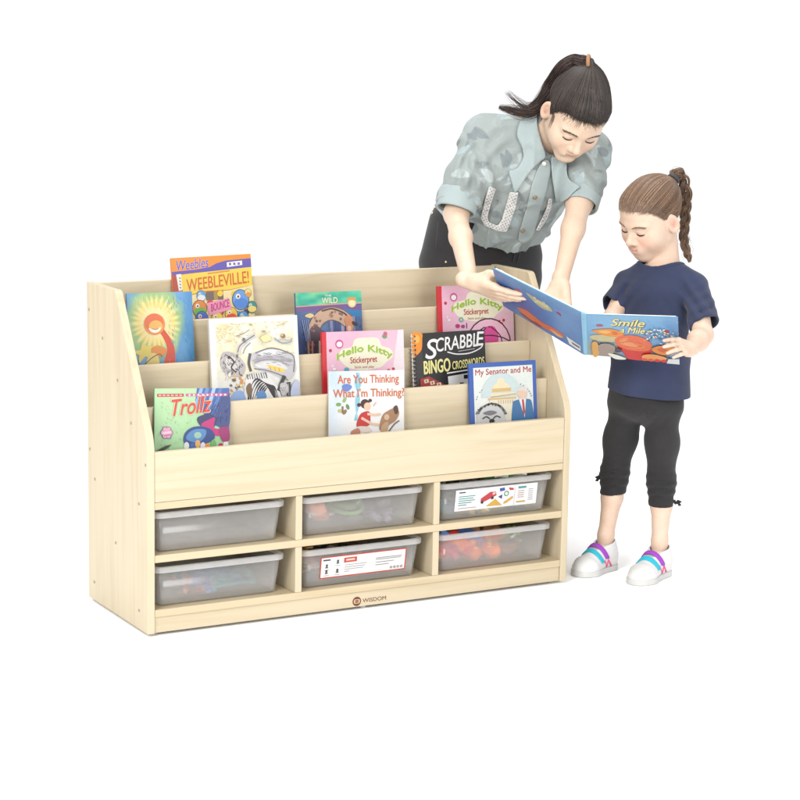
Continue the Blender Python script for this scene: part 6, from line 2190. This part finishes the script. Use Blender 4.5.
Lg.displace(leg_fold)
Lg.shell(0.004)
h_r, h_l = at(612.5, 493.5, depth_of(an_r)), at(663, 506.5, depth_of(an_l))
Lg.cut_in(h_r, -UPZ + 0.06 * RGT, h_r - 0.075 + np.array([0, 0, -0.05]), h_r + np.array([0.075, 0.075, 0.03]))
Lg.cut_in(h_l, -UPZ - 0.02 * RGT, h_l - 0.075 + np.array([0, 0, -0.05]), h_l + np.array([0.075, 0.075, 0.03]))
V, F = Lg.mesh(1)
V, F = keep_biggest(V, F, 0.05)
legg = gpart('leggings', V, F, M_BLACK)
for (px, py, zz, sg) in ((601, 478.5, depth_of(an_r) - 0.005, -1), (675.5, 503, depth_of(an_l), 1)):
    c = at(px, py, zz)
    b = bmesh.new()
    for q, (dx, dy) in enumerate(((sg * 0.014, 0.003), (sg * 0.013, -0.007), (-sg * 0.006, 0.006))):
        e = c + RGT * dx + UPV * dy
        tube_bm([c, 0.5 * (c + e) + UPV * 0.004, e, 0.6 * e + 0.4 * c - UPV * 0.003], [0.002, 0.0042, 0.0045, 0.002], 6, b)
    bmesh.ops.create_icosphere(b, subdivisions=2, radius=0.0045, matrix=Matrix.Translation(c))
    bm_obj('bow', b, M_BLACK, legg, True)

# ---- shoes
M_SHOE = mat_plain('white_leather', (0.56, 0.56, 0.555), 0.5, 0.4, bump=0.15, bscale=260, var=0.03)
M_SOLE = mat_plain('white_rubber', (0.48, 0.48, 0.47), 0.6, 0.3, var=0.03)
M_PURP = mat_plain('purple_strap', (0.26, 0.045, 0.38), 0.6, 0.3, bump=0.2, bscale=500)
M_TEAL = mat_plain('teal_strap', (0.02, 0.36, 0.47), 0.6, 0.3, bump=0.2, bscale=500)
M_PINK = mat_plain('pink_mark', (0.62, 0.09, 0.20), 0.5, 0.3)


def shoe(heel, fd, Ls, npx):
    up = UPZ
    sd = np.cross(fd, up)
    R = np.stack([sd, fd, up], 1)
    w = lambda a, b, c: heel + (sd * a + fd * b + up * c)
    k = Ls / 0.185
    mk = lambda: Solid(heel + fd * Ls * 0.5 - np.array([0.14, 0.14, 0.002]) - up * 0.0, heel + fd * Ls * 0.5 + np.array([0.14, 0.14, 0.12]), 0.0016)
    S = mk()
    S.trunk(w(0, 0.036 * k, 0.030), w(0, 0.135 * k, 0.024), sd, (0.029, 0.034), (0.036, 0.024), 0.02)
    S.ell(w(0, 0.140 * k, 0.018), R, (0.0365, 0.047 * k, 0.030), 0.015)
    S.ell(w(0, 0.034 * k, 0.034), R, (0.030, 0.036, 0.042), 0.02)
    S.cone(w(0, 0.036, 0.05), w(0, 0.036, 0.086), 0.031, 0.029, 0.02)
    S.ell(w(0, 0.075 * k, 0.045), R, (0.026, 0.04, 0.030), 0.02)
    base = S.D.copy()
    S.cut(w(0, 0.036, 0.078), up + 0.25 * fd)
    # ankle opening
    S.cone(w(0, 0.037, 0.060), w(0, 0.034, 0.12), 0.0245, 0.027, 0.002, 's')
    S.cut(w(0, 0, 0.0125), -up)
    # toe cap seam
    I, P = S.near(0.01)
    L = (P - heel) @ R
    g = 0.0012 * np.exp(-((L[:, 1] - 0.138 * k + 10 * L[:, 0] ** 2) / 0.0018) ** 2) * (L[:, 2] < 0.05)
    g += 0.0010 * np.exp(-((L[:, 2] - 0.030 - 0.1 * np.maximum(0, 0.09 - L[:, 1])) / 0.0016) ** 2) * (np.abs(L[:, 0]) > 0.02)
    S.D[I[:, 0], I[:, 1], I[:, 2]] += g.astype(np.float32)
    V, F = S.mesh(1)
    sh = np_mesh('shoe', V, F, None, M_SHOE, girl)
    # sole
    So = mk(); kz = int(round((0.021) / So.h)); So.D = base - 0.0022; So.D[:, :, :kz] = So.D[:, :, kz:kz + 1]
    So.cut(w(0, 0, 0.0155), up); So.cut(w(0, 0, 0.0006), -up)
    V, F = So.mesh(1); np_mesh('sole', V, F, None, M_SOLE, sh)
    for (b0, b1, m, zlo) in ((0.072, 0.090, M_PURP, 0.040), (0.100, 0.117, M_TEAL, 0.032)):
        T = mk()
        T.D = np.maximum(base - 0.0032, -(base + 0.001))
        nn = nrm(fd - 0.35 * up)
        T.cut(w(0, b1 * k, 0.045), nn, 0.003); T.cut(w(0, b0 * k, 0.045), -nn, 0.003); T.cut(w(0, 0, zlo), -up)
        V, F = T.mesh(1)
        if len(F): np_mesh('strap', V, F, None, m, sh)
    pts = []
    for (px, py) in npx:
        p = surf_hit(S, CAM_POS, ray(px, py), depth_of(heel) - 0.25, depth_of(heel) + 0.2, 900)
        if p is not None: pts.append(p - FWD * 0.0012)
    if len(pts) > 2:
        q = []
        for a, b in zip(pts, pts[1:]): q += [a, 0.5 * (a + b)]
        q.append(pts[-1])
        bm_obj('side_mark', tube_bm(q, 0.0026, 6), M_PINK, sh, True)


shoe(heel_r, fd_r, fl_r, [(604.5, 560.5), (606.5, 566.5), (608.5, 560), (611, 565.5)])
shoe(heel_l, fd_l, fl_l, [(659.5, 566), (662, 573), (664, 566), (666, 571.5)])

# ================================================================ the woman
W_HEAD_R = np.array([[0.971, -0.2368, -0.0337], [-0.2015, -0.7339, -0.6487], [-0.1288, -0.6367, 0.7603]])
_t = math.radians(7)     # a little more bowed than the first estimate
W_HEAD_R = W_HEAD_R @ np.array([[1, 0, 0], [0, math.cos(_t), math.sin(_t)], [0, -math.sin(_t), math.cos(_t)]])
w_head = Head(at(574.6, 115.5, 5.72), W_HEAD_R, 1.0, False)
_a = math.radians(24)
WFh = -math.cos(_a) * FWDH + math.sin(_a) * RGTH        # where the hips face
WS = math.cos(_a) * RGTH + math.sin(_a) * FWDH          # her left
w_hip = at(482, 250, 6.13)
w_waist = at(490, 212, 6.05)
w_chest = at(525, 165, 5.90)
w_neck = at(552, 126, 5.815)
w_ax = nrm(w_neck - w_hip)
w_nf = nrm(np.cross(w_ax, WS)); w_nf = w_nf if np.dot(w_nf, WFh) > 0 else -w_nf   # chest normal
w_sr, w_sl = at(487, 138, 5.835), at(591, 152, 5.87)
w_er, w_el = at(456, 214, 5.80), at(580, 200, 5.80)
_e = nrm(Q_L[1] - Q_L[0])
kr = bilin(Q_L, 0.05, 0.50) + N_L * 0.0125
yr = nrm(_e + 0.10 * UPV)
w_wr, w_wl = kr - yr * 0.088, at(560, 284, 5.665)
hz = depth_of(w_hip)
foot_c = np.array([w_hip[0], w_hip[1], FLOOR]) + 0.02 * WFh
lo = np.min([foot_c - 0.32, at(415, 200, 5.5), at(540, 300, 5.35)], 0) - 0.03
hi = np.max([foot_c + 0.32, at(620, 60, 6.0), at(560, 50, 5.75)], 0) + 0.03
lo[2] = FLOOR
lo[1] = min(w_wr[1], w_head.c[1]) - 0.24
HW = 0.0028
B = Solid(lo, hi, HW)
# trunk
B.trunk(w_hip - UPZ * 0.02, w_waist, WS, (0.155, 0.105), (0.125, 0.09), 0.04)
B.trunk(w_waist, w_chest, WS, (0.125, 0.09), (0.140, 0.095), 0.04)
B.trunk(w_chest, w_neck - w_ax * 0.03, WS, (0.140, 0.09), (0.07, 0.05), 0.04)
B.cone(w_sr, w_neck, 0.045, 0.05, 0.03); B.cone(w_sl, w_neck, 0.045, 0.05, 0.03)
nb_ = w_head.w((0, -0.045, -0.03))
B.cone(w_neck, nb_, 0.050, 0.047, 0.01)
B.cone(w_neck + w_nf * 0.025 + w_ax * 0.0, w_head.w((0, 0.0, -0.055)), 0.042, 0.040, 0.012)
# legs and feet
w_foot = {}
for sg in (-1, 1):
    hp = w_hip + WS * sg * 0.085 - UPZ * 0.03
    an = foot_c + WS * sg * 0.10 + UPZ * 0.09
    kn = 0.53 * hp + 0.47 * an + WFh * 0.02
    B.chain([hp, kn, an], [0.085, 0.055, 0.036], 0.03)
    B.cone(an, an - UPZ * 0.045 + WFh * 0.13, 0.035, 0.024, 0.02)
    w_foot[sg] = (hp, kn, an)
# arms
fr_mid = w_er * 0.65 + w_wr * 0.35
B.chain([w_sr, w_er], [0.041, 0.031], 0.02)
B.chain([w_er, fr_mid, w_wr * 0.96 + w_er * 0.04], [0.0305, 0.0285, 0.0215], 0.02)
fl_mid = w_el * 0.65 + w_wl * 0.35
B.chain([w_sl, w_el], [0.043, 0.037], 0.02)
B.chain([w_el, fl_mid, w_wl], [0.0345, 0.0295, 0.0200], 0.02)
# hands
n_back = N_L
sgn = 1 if np.dot(np.cross(yr, n_back), UPV) > 0 else -1
tips_r = hand(B, w_wr, yr, n_back, sgn, 0.93, [(2, 6, 5), (3, 7, 6), (6, 9, 8), (10, 12, 10)],
              [(0.020, 0.02, -0.008), (0.036, 0.050, -0.026), (0.034, 0.078, -0.040), (0.026, 0.104, -0.042)], 0.02)
kl = at(559, 313, 5.615)
n_bl = nrm(FWD * 0.8 - UPV * 0.2 + RGT * 0.35)
yl = nrm(kl - w_wl)
sgn = 1 if np.dot(np.cross(yl, n_bl), -RGT) > 0 else -1
tips_l = hand(B, w_wl, yl, n_bl, sgn, 0.93, [(8, 12, 10)] * 4,
              [(0.02, 0.02, -0.006), (0.042, 0.046, -0.016), (0.052, 0.072, -0.022), (0.054, 0.098, -0.026)], 0.03)
w_head.add(B)
V, F = B.mesh(1)
V, F = keep_biggest(V, F)
SKW = np.array([0.540, 0.398, 0.300])
col = np.tile(SKW, (len(V), 1)) * mottle(V, 4)
col = w_head.paint(V, col, dict(blush=(0.64, 0.33, 0.24), lip=(0.46, 0.20, 0.165), seam=(0.22, 0.08, 0.07), lid=(0.46, 0.30, 0.23), blush_k=0.25, lip_k=0.5))
for (tp, d) in tips_r + tips_l:
    m = np.exp(-(np.linalg.norm(V - tp, axis=1) / 0.009) ** 2)
    col = col * (1 - 0.35 * m[:, None]) + np.array([0.68, 0.38, 0.31]) * 0.35 * m[:, None]
woman = np_mesh('person', V, F, col, M_SKIN)
tag(woman, 'woman in a grey-green leaf patterned shirt bending over the bookshelf towards the open book', 'person')
head_details(w_head, B, woman, (0.085, 0.058, 0.042), 0.0009, 0.0017)
# finger nails
M_NAIL = mat_plain('finger_nail', (0.66, 0.42, 0.36), 0.25, 0.5, var=0.02)

# ---- hair
W_TIE = (-0.004, -0.062, 0.146)
W_HC = np.array([0.033, 0.025, 0.022])


def hair_line_w(y):
    return np.interp(y, [-0.11, -0.06, -0.042, -0.030, -0.012, 0.004, 0.018, 0.040, 0.060, 0.078, 0.1],
                     [-0.060, -0.055, -0.040, -0.004, 0.024, -0.004, 0.012, 0.044, 0.058, 0.063, 0.064])


hair_w = hair_cap(w_head, 0.0055, 0, W_HC, woman, hair_line_w, 0.0026, tie=W_TIE)
rng = np.random.default_rng(15)
R0, LF = scalp_roots(3600, hair_line_w, rng, 0.0055, 0.55)
paths = push_out(w_head, scalp_paths(w_head, R0, W_TIE, LF, 14), rng, -0.0002, 0.0024)
rad = [np.interp(np.linspace(0, 1, 14), [0, 0.2, 1], [0.12, 1, 1.0]) * rng.uniform(0.0004, 0.0009) for _ in paths]
# loose fringe and wisps over the forehead and temples, lying on the skin
nmain = len(paths)
for i in range(70):
    x0 = rng.uniform(-0.056, 0.056)
    y0 = float(np.interp(abs(x0), [0, 0.03, 0.06], [0.081, 0.074, 0.050])); z0 = float(hair_line_w(y0)) + 0.004
    dx = (0.6 * x0 + rng.uniform(0.0, 0.024)); ln = rng.uniform(0.008, 0.026)
    p = []
    off = rng.uniform(0.0004, 0.0018)
    for t in np.linspace(0, 1, 9):
        q = w_head.w((x0 + dx * t ** 1.2, y0 + 0.01 * t - 0.4 * abs(dx) * t, z0 - ln * t ** 1.1))
        p.append(snap(B, q, off * (0.6 + math.sin(math.pi * t)), 6))
    paths.append(np.array(p)); rad.append(np.linspace(0.00045, 0.00015, 9))
for sx in (-1, 1):
    for i in range(16):
        y0 = rng.uniform(0.012, 0.030)
        p = []
        ln = rng.uniform(0.015, 0.05)
        for t in np.linspace(0, 1, 9):
            p.append(snap(B, w_head.w((sx * 0.072, y0 + 0.010 * t, 0.018 - ln * t)), 0.0006, 6))
        paths.append(np.array(p)); rad.append(np.linspace(0.0006, 0.0002, 9))
V, F, sid = strands_bm(paths, rad, 3)
sc = rng.uniform(0.65, 1.4, len(paths))
hl = (rng.random(len(paths)) < 0.16)[:, None] * np.array([0.030, 0.023, 0.019])
np_mesh('hair_strands', V, F, np.where((np.arange(len(paths)) >= nmain)[:, None], np.array([0.14, 0.095, 0.07]) * sc[:, None], W_HC * sc[:, None] + hl)[sid], M_HAIR, hair_w)
# pony tail: up from the tie, over and down behind the ear
wt = w_head.w(W_TIE)
tz = depth_of(wt)
ez = depth_of(w_head.w((-0.08, -0.02, 0)))
PT = np.array(catmull([wt, at(580.5, 61.5, tz + 0.005), at(573, 61, tz + 0.02), at(562, 68, tz + 0.03), at(552, 83, ez + 0.03), at(545, 96, ez + 0.04), at(536, 108, ez + 0.035), at(524, 113, ez + 0.03), at(510, 110, ez + 0.04), at(499, 107, ez + 0.05)], 8))
t_ = np.gradient(PT, axis=0); t_ /= np.linalg.norm(t_, axis=1, keepdims=True)
p1 = np.cross(t_, FWD); p1 /= np.linalg.norm(p1, axis=1, keepdims=True); p2 = np.cross(t_, p1)
n_ = len(PT); u_ = np.linspace(0, 1, n_)
env = np.interp(u_, [0, 0.08, 0.25, 0.5, 0.72, 0.88, 1], [0.7, 1.05, 1.05, 1.0, 0.85, 0.55, 0.28])
paths, rad = [], []
for q in range(560):
    a, r0 = rng.uniform(0, 6.28), 0.0175 * math.sqrt(rng.uniform(0.0, 1))
    end = int(n_ * min(1.0, rng.uniform(0.62, 1.12)))
    tw = a + 0.8 * u_ + 0.25 * np.sin(u_ * 9 + q)
    w_ = 1 + 0.7 * rng.normal() * u_ ** 2.5
    c_ = PT + (p1 * (np.cos(tw) * env * w_)[:, None] + p2 * (np.sin(tw) * env * w_ * 0.7)[:, None]) * r0
    fly = 1 if q % 5 == 0 else 0
    if fly:   # a few strands leave the bundle towards the upper left
        k = np.clip((u_ - 0.62) / 0.38, 0, 1) ** 1.3
        c_ = c_ + k[:, None] * (UPV * (0.040 + 0.004 * rng.normal()) + RGT * (0.022 + 0.004 * rng.normal()))
    paths.append(c_[:end]); rad.append(np.interp(np.linspace(0, 1, end), [0, 0.7, 1], [1, 0.9, 0.25]) * rng.uniform(0.0005, 0.0010))
V, F, sid = strands_bm(paths, rad, 3)
np_mesh('ponytail', V, F, (W_HC * rng.uniform(0.6, 1.5, len(paths))[:, None] * np.array([1.15, 0.95, 0.9]))[sid], M_HAIR, woman)
M_BAND = mat_plain('brown_elastic', (0.26, 0.13, 0.06), 0.6, bump=0.3, bscale=400)
bq = []
for a in np.linspace(0, 2 * math.pi, 18, endpoint=False):
    bq.append(wt + 0.0150 * (math.cos(a) * p1[0] + math.sin(a) * p2[0]) + t_[0] * 0.006)
bm_obj('hair_tie', tube_bm(bq, 0.0055, 8, closed=True), M_BAND, woman, True)

# ---- trousers
M_DENIM = mat_knit('black_denim', (0.024, 0.023, 0.024), 900, 0.8, 0.3)
loT = np.array([foot_c[0] - 0.3, foot_c[1] - 0.28, FLOOR + 0.04]); hiT = np.array([foot_c[0] + 0.3, foot_c[1] + 0.28, w_waist[2] + 0.15])
Tr = Solid(loT, hiT, 0.004)
Tr.trunk(w_hip - UPZ * 0.06, w_hip + UPZ * 0.06 + (w_waist - w_hip) * 0.3, WS, (0.170, 0.122), (0.160, 0.112), 0.03)
Tr.trunk(w_hip + UPZ * 0.04, w_waist + w_ax * 0.07, WS, (0.162, 0.115), (0.142, 0.102), 0.03)
for sg in (-1, 1):
    hp, kn, an = w_foot[sg]
    Tr.chain([hp, kn, an + UPZ * 0.0], [0.098, 0.070, 0.058], 0.03)


def trouser_fold(P):
    r = P - w_hip
    a, b = r @ WS, r @ UPZ
    return 0.003 * fnoise(P, 22, 6, 2) + 0.002 * np.sin(b * 70 + a * 30) * np.exp(-((b + 0.05) / 0.08) ** 2)


Tr.displace(trouser_fold)
Tr.shell(0.007)
Tr.cut(w_waist + w_ax * 0.065, w_ax)
V, F = Tr.mesh(1)
V, F = keep_biggest(V, F, 0.05)
tro = np_mesh('trousers', V, F, None, M_DENIM, woman)
# fly seam, pocket seam, rivet
M_SEAM = mat_plain('seam_thread', (0.05, 0.048, 0.05), 0.8)
M_BRASS = mat_plain('brass', (0.55, 0.42, 0.22), 0.35, 0.5, 0.9)


def trace(S, pxs, off, z0=5.4, z1=6.6, lift=0.0):
    o = []
    for (px, py) in pxs:
        p = surf_hit(S, CAM_POS, ray(px, py), z0, z1, 1600)
        if p is not None: o.append(p - FWD * off)
    return o


for q in ([(516, 243), (515, 252), (513, 262)], [(521, 243), (520, 253), (517, 263)], [(434, 208), (438, 222), (437, 236), (436, 250)]):
    pts = trace(Tr, q, 0.001)
    if len(pts) > 1: bm_obj('seam', tube_bm(pts, 0.0013, 5), M_SEAM, tro, True)
for q in ((432.5, 213), (446, 262)):
    pts = trace(Tr, [q], 0.0)
    if pts:
        b = bmesh.new(); bmesh.ops.create_uvsphere(b, u_segments=10, v_segments=6, radius=0.0042, matrix=Matrix.Translation(pts[0]))
        bm_obj('rivet', b, M_BRASS, tro, True)
# shoes behind the shelf
for sg in (-1, 1):
    hp, kn, an = w_foot[sg]
    S = Solid(an - np.array([0.2, 0.2, 0.12]), an + np.array([0.2, 0.2, 0.08]), 0.004)
    g = np.array([0, 0, FLOOR])
    base = np.array([an[0], an[1], FLOOR])
    S.trunk(base + UPZ * 0.035 - WFh * 0.02, base + UPZ * 0.03 + WFh * 0.13, np.cross(WFh, UPZ), (0.038, 0.042), (0.045, 0.032), 0.02)
    S.cone(base + UPZ * 0.04, base + UPZ * 0.10, 0.044, 0.046, 0.02)
    S.cut(base + UPZ * 0.105, UPZ); S.cut(base + UPZ * 0.001, -UPZ)
    V, F = S.mesh(1)
    np_mesh('shoe', V, F, None, M_SHOE, woman)

# ---- shirt
lo = np.min([at(415, 200, 6.0), at(615, 230, 5.7), at(480, 100, 5.7), w_el, w_er], 0) - 0.16
hi = np.max([at(430, 190, 6.3), at(615, 130, 6.0), w_neck, w_hip], 0) + 0.14
lo[2] = at(520, 262, 6.0)[2]
HS = 0.0032


def shirt_body(S):
    S.trunk(w_waist - w_ax * 0.075, w_waist * 0.5 + w_chest * 0.5, WS, (0.186, 0.140), (0.178, 0.132), 0.03)
    S.trunk(w_waist * 0.5 + w_chest * 0.5, w_chest, WS, (0.178, 0.132), (0.170, 0.120), 0.04)
    S.trunk(w_chest, w_neck - w_ax * 0.055, WS, (0.166, 0.115), (0.100, 0.070), 0.04)
    S.cone(w_sr, w_neck - w_ax * 0.035, 0.060, 0.062, 0.03); S.cone(w_sl, w_neck - w_ax * 0.035, 0.052, 0.060, 0.03)
    S.cone(w_neck - w_ax * 0.02, w_neck + w_ax * 0.03, 0.064, 0.060, 0.02)
    # sleeves, wide and pushed up
    S.chain([w_sr, w_sr * 0.45 + w_er * 0.55, cuff_r], [0.060, 0.066, 0.054], 0.03)
    S.chain([w_sl, w_sl * 0.45 + w_el * 0.55, cuff_l], [0.050, 0.051, 0.045], 0.03)


cuff_r = at(457, 205, 5.805)
cuff_l = at(582, 201, 5.80)
S = Solid(lo, hi, HS)
shirt_body(S)


def shirt_fold(P):
    x, y, z = pix(P)
    r = P - w_chest
    a, b = r @ WS, r @ w_ax
    o = 0.0045 * fnoise(P, 17, 21, 3)
    rdg = np.abs(fnoise(P * np.array([1.0, 1.0, 0.7]), 21, 77, 2))
    o -= 0.0075 * np.exp(-(rdg / 0.10) ** 2) * (0.35 + 0.65 * sstep(0.02, -0.12, b))
    # drag folds hanging from the shoulders and at the blouson hem
    o += 0.0055 * np.sin(a * 48 + 3 * np.sin(b * 11)) * sstep(-0.05, -0.24, b)
    for (cx, cy, rx, ry, fx, fy, am) in ((462, 165, 26, 30, 0.42, 0.22, 0.006), (595, 172, 20, 26, -0.38, 0.30, 0.005), (480, 180, 18, 30, 0.50, -0.08, 0.005), (500, 150, 30, 24, 0.25, 0.25, 0.003)):
        w = np.exp(-(((x - cx) / rx) ** 2 + ((y - cy) / ry) ** 2))
        o += am * np.sin((x - cx) * fx + (y - cy) * fy + 0.8 * np.sin(y * 0.13)) * w
    return o


S.displace(shirt_fold, 0.03)
solid = S.D.copy()
S.shell(0.0085)
# hem plane, cuffs, neck
hem_c = at(500, 232, depth_of(w_waist) - 0.06)
S.cut(w_waist - w_ax * 0.002, -w_ax - 0.10 * w_nf - 0.10 * WS)
dr, dl = nrm(w_er - w_sr), nrm(w_el - w_sl)
S.cut_in(cuff_r + dr * 0.012, nrm(dr + 0.12 * RGT), cuff_r - 0.085, cuff_r + 0.085)
S.cut_in(cuff_l + dl * 0.012, dl, cuff_l - 0.075, cuff_l + 0.075)
S.cone(w_neck - w_ax * 0.012 + w_nf * 0.022, nb_ + (nb_ - w_neck) * 0.6, 0.058, 0.075, 0.003, 's')
V, F = S.mesh(1)
V, F = keep_biggest(V, F, 0.03)
# leaf pattern printed on the cloth
GN = np.array([0.232, 0.262, 0.255]); LT = np.array([0.365, 0.415, 0.415]); DKC = np.array([0.150, 0.175, 0.183]); BL = np.array([0.27, 0.335, 0.352])
colr = np.tile(GN, (len(V), 1)) * (1 + 0.05 * fnoise(V, 45, 3, 2)[:, None])
rng = np.random.default_rng(31)
e1, e2 = V[F[:, 1]] - V[F[:, 0]], V[F[:, 3]] - V[F[:, 0]]
fn = np.cross(e1, e2); VN = np.zeros_like(V)
for i in range(4):
    for j in range(3): VN[:, j] += np.bincount(F[:, i], fn[:, j], len(V))
VN /= np.maximum(np.linalg.norm(VN, axis=1, keepdims=True), 1e-9)
xo = np.argsort(V[:, 0]); xs_ = V[xo, 0]
for q in range(1000):
    i = rng.integers(len(V)); c, n0 = V[i], VN[i]
    t0 = rng.normal(size=3); t0 -= n0 * (t0 @ n0); t0 /= np.linalg.norm(t0); b0 = np.cross(n0, t0)
    Lh, Wh = rng.uniform(0.020, 0.036), rng.uniform(0.008, 0.015)
    J = xo[np.searchsorted(xs_, c[0] - Lh):np.searchsorted(xs_, c[0] + Lh)]
    d = V[J] - c
    a, b, hh = d @ t0, d @ b0 + 0, d @ n0
    b = b - 0.25 * (a * a / Lh - Lh * 0.2) * rng.choice([-1, 1])
    edge = Wh * np.clip(1 - (a / Lh) ** 2, 0, 1) ** 0.8 - np.abs(b)
    m = sstep(0.0, 0.0018, edge) * (np.abs(hh) < 0.02) * ((VN[J] @ n0) > 0.2) * (np.abs(a) < Lh)
    cl = [LT, DKC, GN * 0.9, GN * 1.08, BL, GN][rng.integers(6)]
    colr[J] = colr[J] * (1 - 0.8 * m[:, None]) + cl * 0.8 * m[:, None]
    vein = np.exp(-(b / 0.0009) ** 2) * m
    colr[J] = colr[J] * (1 - 0.12 * vein[:, None])
# plain chambray zones: sleeves ends
M_SHIRT = mat_attr('leaf_print_cotton', rough=0.85, spec=0.15, bump=0.35, bscale=650, sheen=0.1, var=0.06)
shirt = np_mesh('shirt', V, F, colr, M_SHIRT, woman)


def patch(name, poly, off, th, mat, colour, parent, smooth_n=4, zlo=5.3, zhi=6.15, field=None, cond=None, edge=0.0):
    """a layer of cloth lying on the shirt: the outline is cut out of an offset skin of the shirt, at its own depth and thickness"""
    pl = smooth_poly(poly, smooth_n) if smooth_n else poly
    T = Solid(lo, hi, HS)
    base = solid if field is None else field
    d = np.abs(base - off) - th / 2
    I = np.argwhere(d < 0.012)
    P = T.lo + I * T.h
    x, y, z = pix(P)
    pd = poly_dist(x, y, pl) * (z / (800 * FOC))
    g = np.stack([np.gradient(base, axis=k)[I[:, 0], I[:, 1], I[:, 2]] for k in range(3)], 1)
    back = (g @ FWD) > 0.15 * np.linalg.norm(g, axis=1)
    pd = np.where(back, 0.02, pd)
    if cond is not None: pd = np.where(cond(P), pd, 0.02)
    T.D[:] = 0.05
    T.D[I[:, 0], I[:, 1], I[:, 2]] = np.maximum(d[I[:, 0], I[:, 1], I[:, 2]], pd)
    V, F = T.mesh(2)
    if not len(F): return None
    V, F = keep_biggest(V, F, 0.06)
    c = np.tile(np.array(colour), (len(V), 1)) * (1 + 0.05 * fnoise(V, 60, 5, 2)[:, None])
    return np_mesh(name, V, F, c, mat, parent)


CH = (0.285, 0.338, 0.340)
M_CHAM = mat_attr('pale_chambray', rough=0.85, spec=0.15, bump=0.4, bscale=800, sheen=0.1, var=0.07)
# button placket
patch('placket', [(543, 160), (551, 165), (547, 190), (540, 212), (532, 238), (518, 240), (527, 205), (533, 180)], 0.002, 0.007, M_CHAM, (0.268, 0.312, 0.312), shirt)
# collar flaps
patch('collar', [(536, 98), (527, 110), (519, 124), (517, 136), (522, 148), (523, 158), (517, 168), (509, 171), (511, 180), (515, 193), (522, 184), (530, 172), (540, 162), (546, 156), (541, 140), (537, 122), (538, 108)], 0.008, 0.0075, M_CHAM, CH, shirt)
patch('collar', [(551, 158), (556, 157), (566, 162), (567, 172), (570, 180), (580, 186), (574, 192), (566, 200), (557, 203), (554, 190), (552, 176)], 0.008, 0.0075, M_CHAM, CH, shirt)
# white lace trims on the chest
M_LACE = mat_attr('white_lace', rough=0.8, spec=0.2, bump=0.5, bscale=500, var=0.1)
LACE = [[(489, 186), (496, 188.5), (491, 204), (487.5, 217), (489, 222), (497.5, 225.5), (501.5, 220), (505, 208), (509.5, 192), (518.5, 192), (516, 207), (510, 224), (506.5, 232), (498, 231.5), (485, 226), (480.5, 218), (484, 203)],
        [(548.5, 198), (552.5, 198), (552, 206), (547, 219), (539.5, 230.5), (535.5, 230.5), (541.5, 219), (546.5, 208)]]
for pl in LACE:
    lc = patch('lace_trim', pl, 0.003, 0.0075, M_LACE, (0.5, 0.5, 0.49), shirt, 0)
    if lc is not None:
        # open work: rows of small dark eyelets woven into the lace colour
        me = lc.data
        n = len(me.vertices); co = np.zeros(n * 3, np.float32); me.vertices.foreach_get('co', co); co = co.reshape(-1, 3)
        x, y, z = pix(co)
        pd = -poly_dist(x, y, pl)
        k = np.sin(x * 1.7 + y * 0.55) * np.sin(y * 1.7 - x * 0.55)
        hole = sstep(0.2, 0.6, k) * sstep(0.5, 1.2, pd)
        c = np.ones((n, 4), np.float32); c[:, :3] = np.array([0.55, 0.545, 0.535]) * (1 - hole[:, None]) + np.array([0.13, 0.14, 0.14]) * hole[:, None]
        me.attributes['Col'].data.foreach_set('color', c.ravel())
# buttons
M_BTN = mat_plain('horn_button', (0.23, 0.19, 0.13), 0.35, 0.5, 0.3)
M_PEARL = mat_plain('pearl_button', (0.62, 0.60, 0.55), 0.25, 0.6)
SB = Solid(lo, hi, HS); SB.D = solid - 0.006
for (px, py, m) in ((544, 163.5, M_PEARL), (535, 197.5, M_BTN), (523, 231, M_BTN)):
    p = surf_hit(SB, CAM_POS, ray(px, py), 5.3, 6.2, 1500)
    if p is None: continue
    b = bmesh.new()
    nn = Vector(w_nf - FWD * 0.8).normalized()
    q = nn.to_track_quat('Z', 'Y').to_matrix().to_4x4()
    q.translation = Vector(p) + nn * 0.001
    bmesh.ops.create_cone(b, cap_ends=True, segments=18, radius1=0.0068, radius2=0.0058, depth=0.003, matrix=q)
    tube_bm([np.array(q @ Vector((0.0048 * math.cos(a), 0.0048 * math.sin(a), 0.0016))) for a in np.linspace(0, 2 * math.pi, 16, endpoint=False)], 0.0012, 6, b, closed=True)
    bm_obj('button', b, m, shirt, True)
# rolled cuffs
for (c, d, r0, r1, ln, tilt) in ((cuff_r, nrm(dr + 0.12 * RGT), 0.0560, 0.0540, 0.052, 0), (cuff_l, dl, 0.0462, 0.0452, 0.040, 0)):
    T = Solid(c - 0.12, c + 0.12, 0.0028)
    T.cone(c - d * ln * 1.2, c + d * 0.035, r0 + 0.004, r1 + 0.004, 0)
    T.displace(lambda P: 0.0035 * fnoise(P, 24, 8, 2))
    T.shell(0.0065)
    T.cut(c + d * 0.017, d, 0.003); T.cut(c - d * ln * 0.75, -d, 0.003)
    V, F = T.mesh(2)
    V, F = keep_biggest(V, F, 0.1)
    np_mesh('cuff', V, F, np.tile(np.array(CH), (len(V), 1)) * (1 + 0.05 * fnoise(V, 60, 5, 2)[:, None]), M_CHAM, shirt)
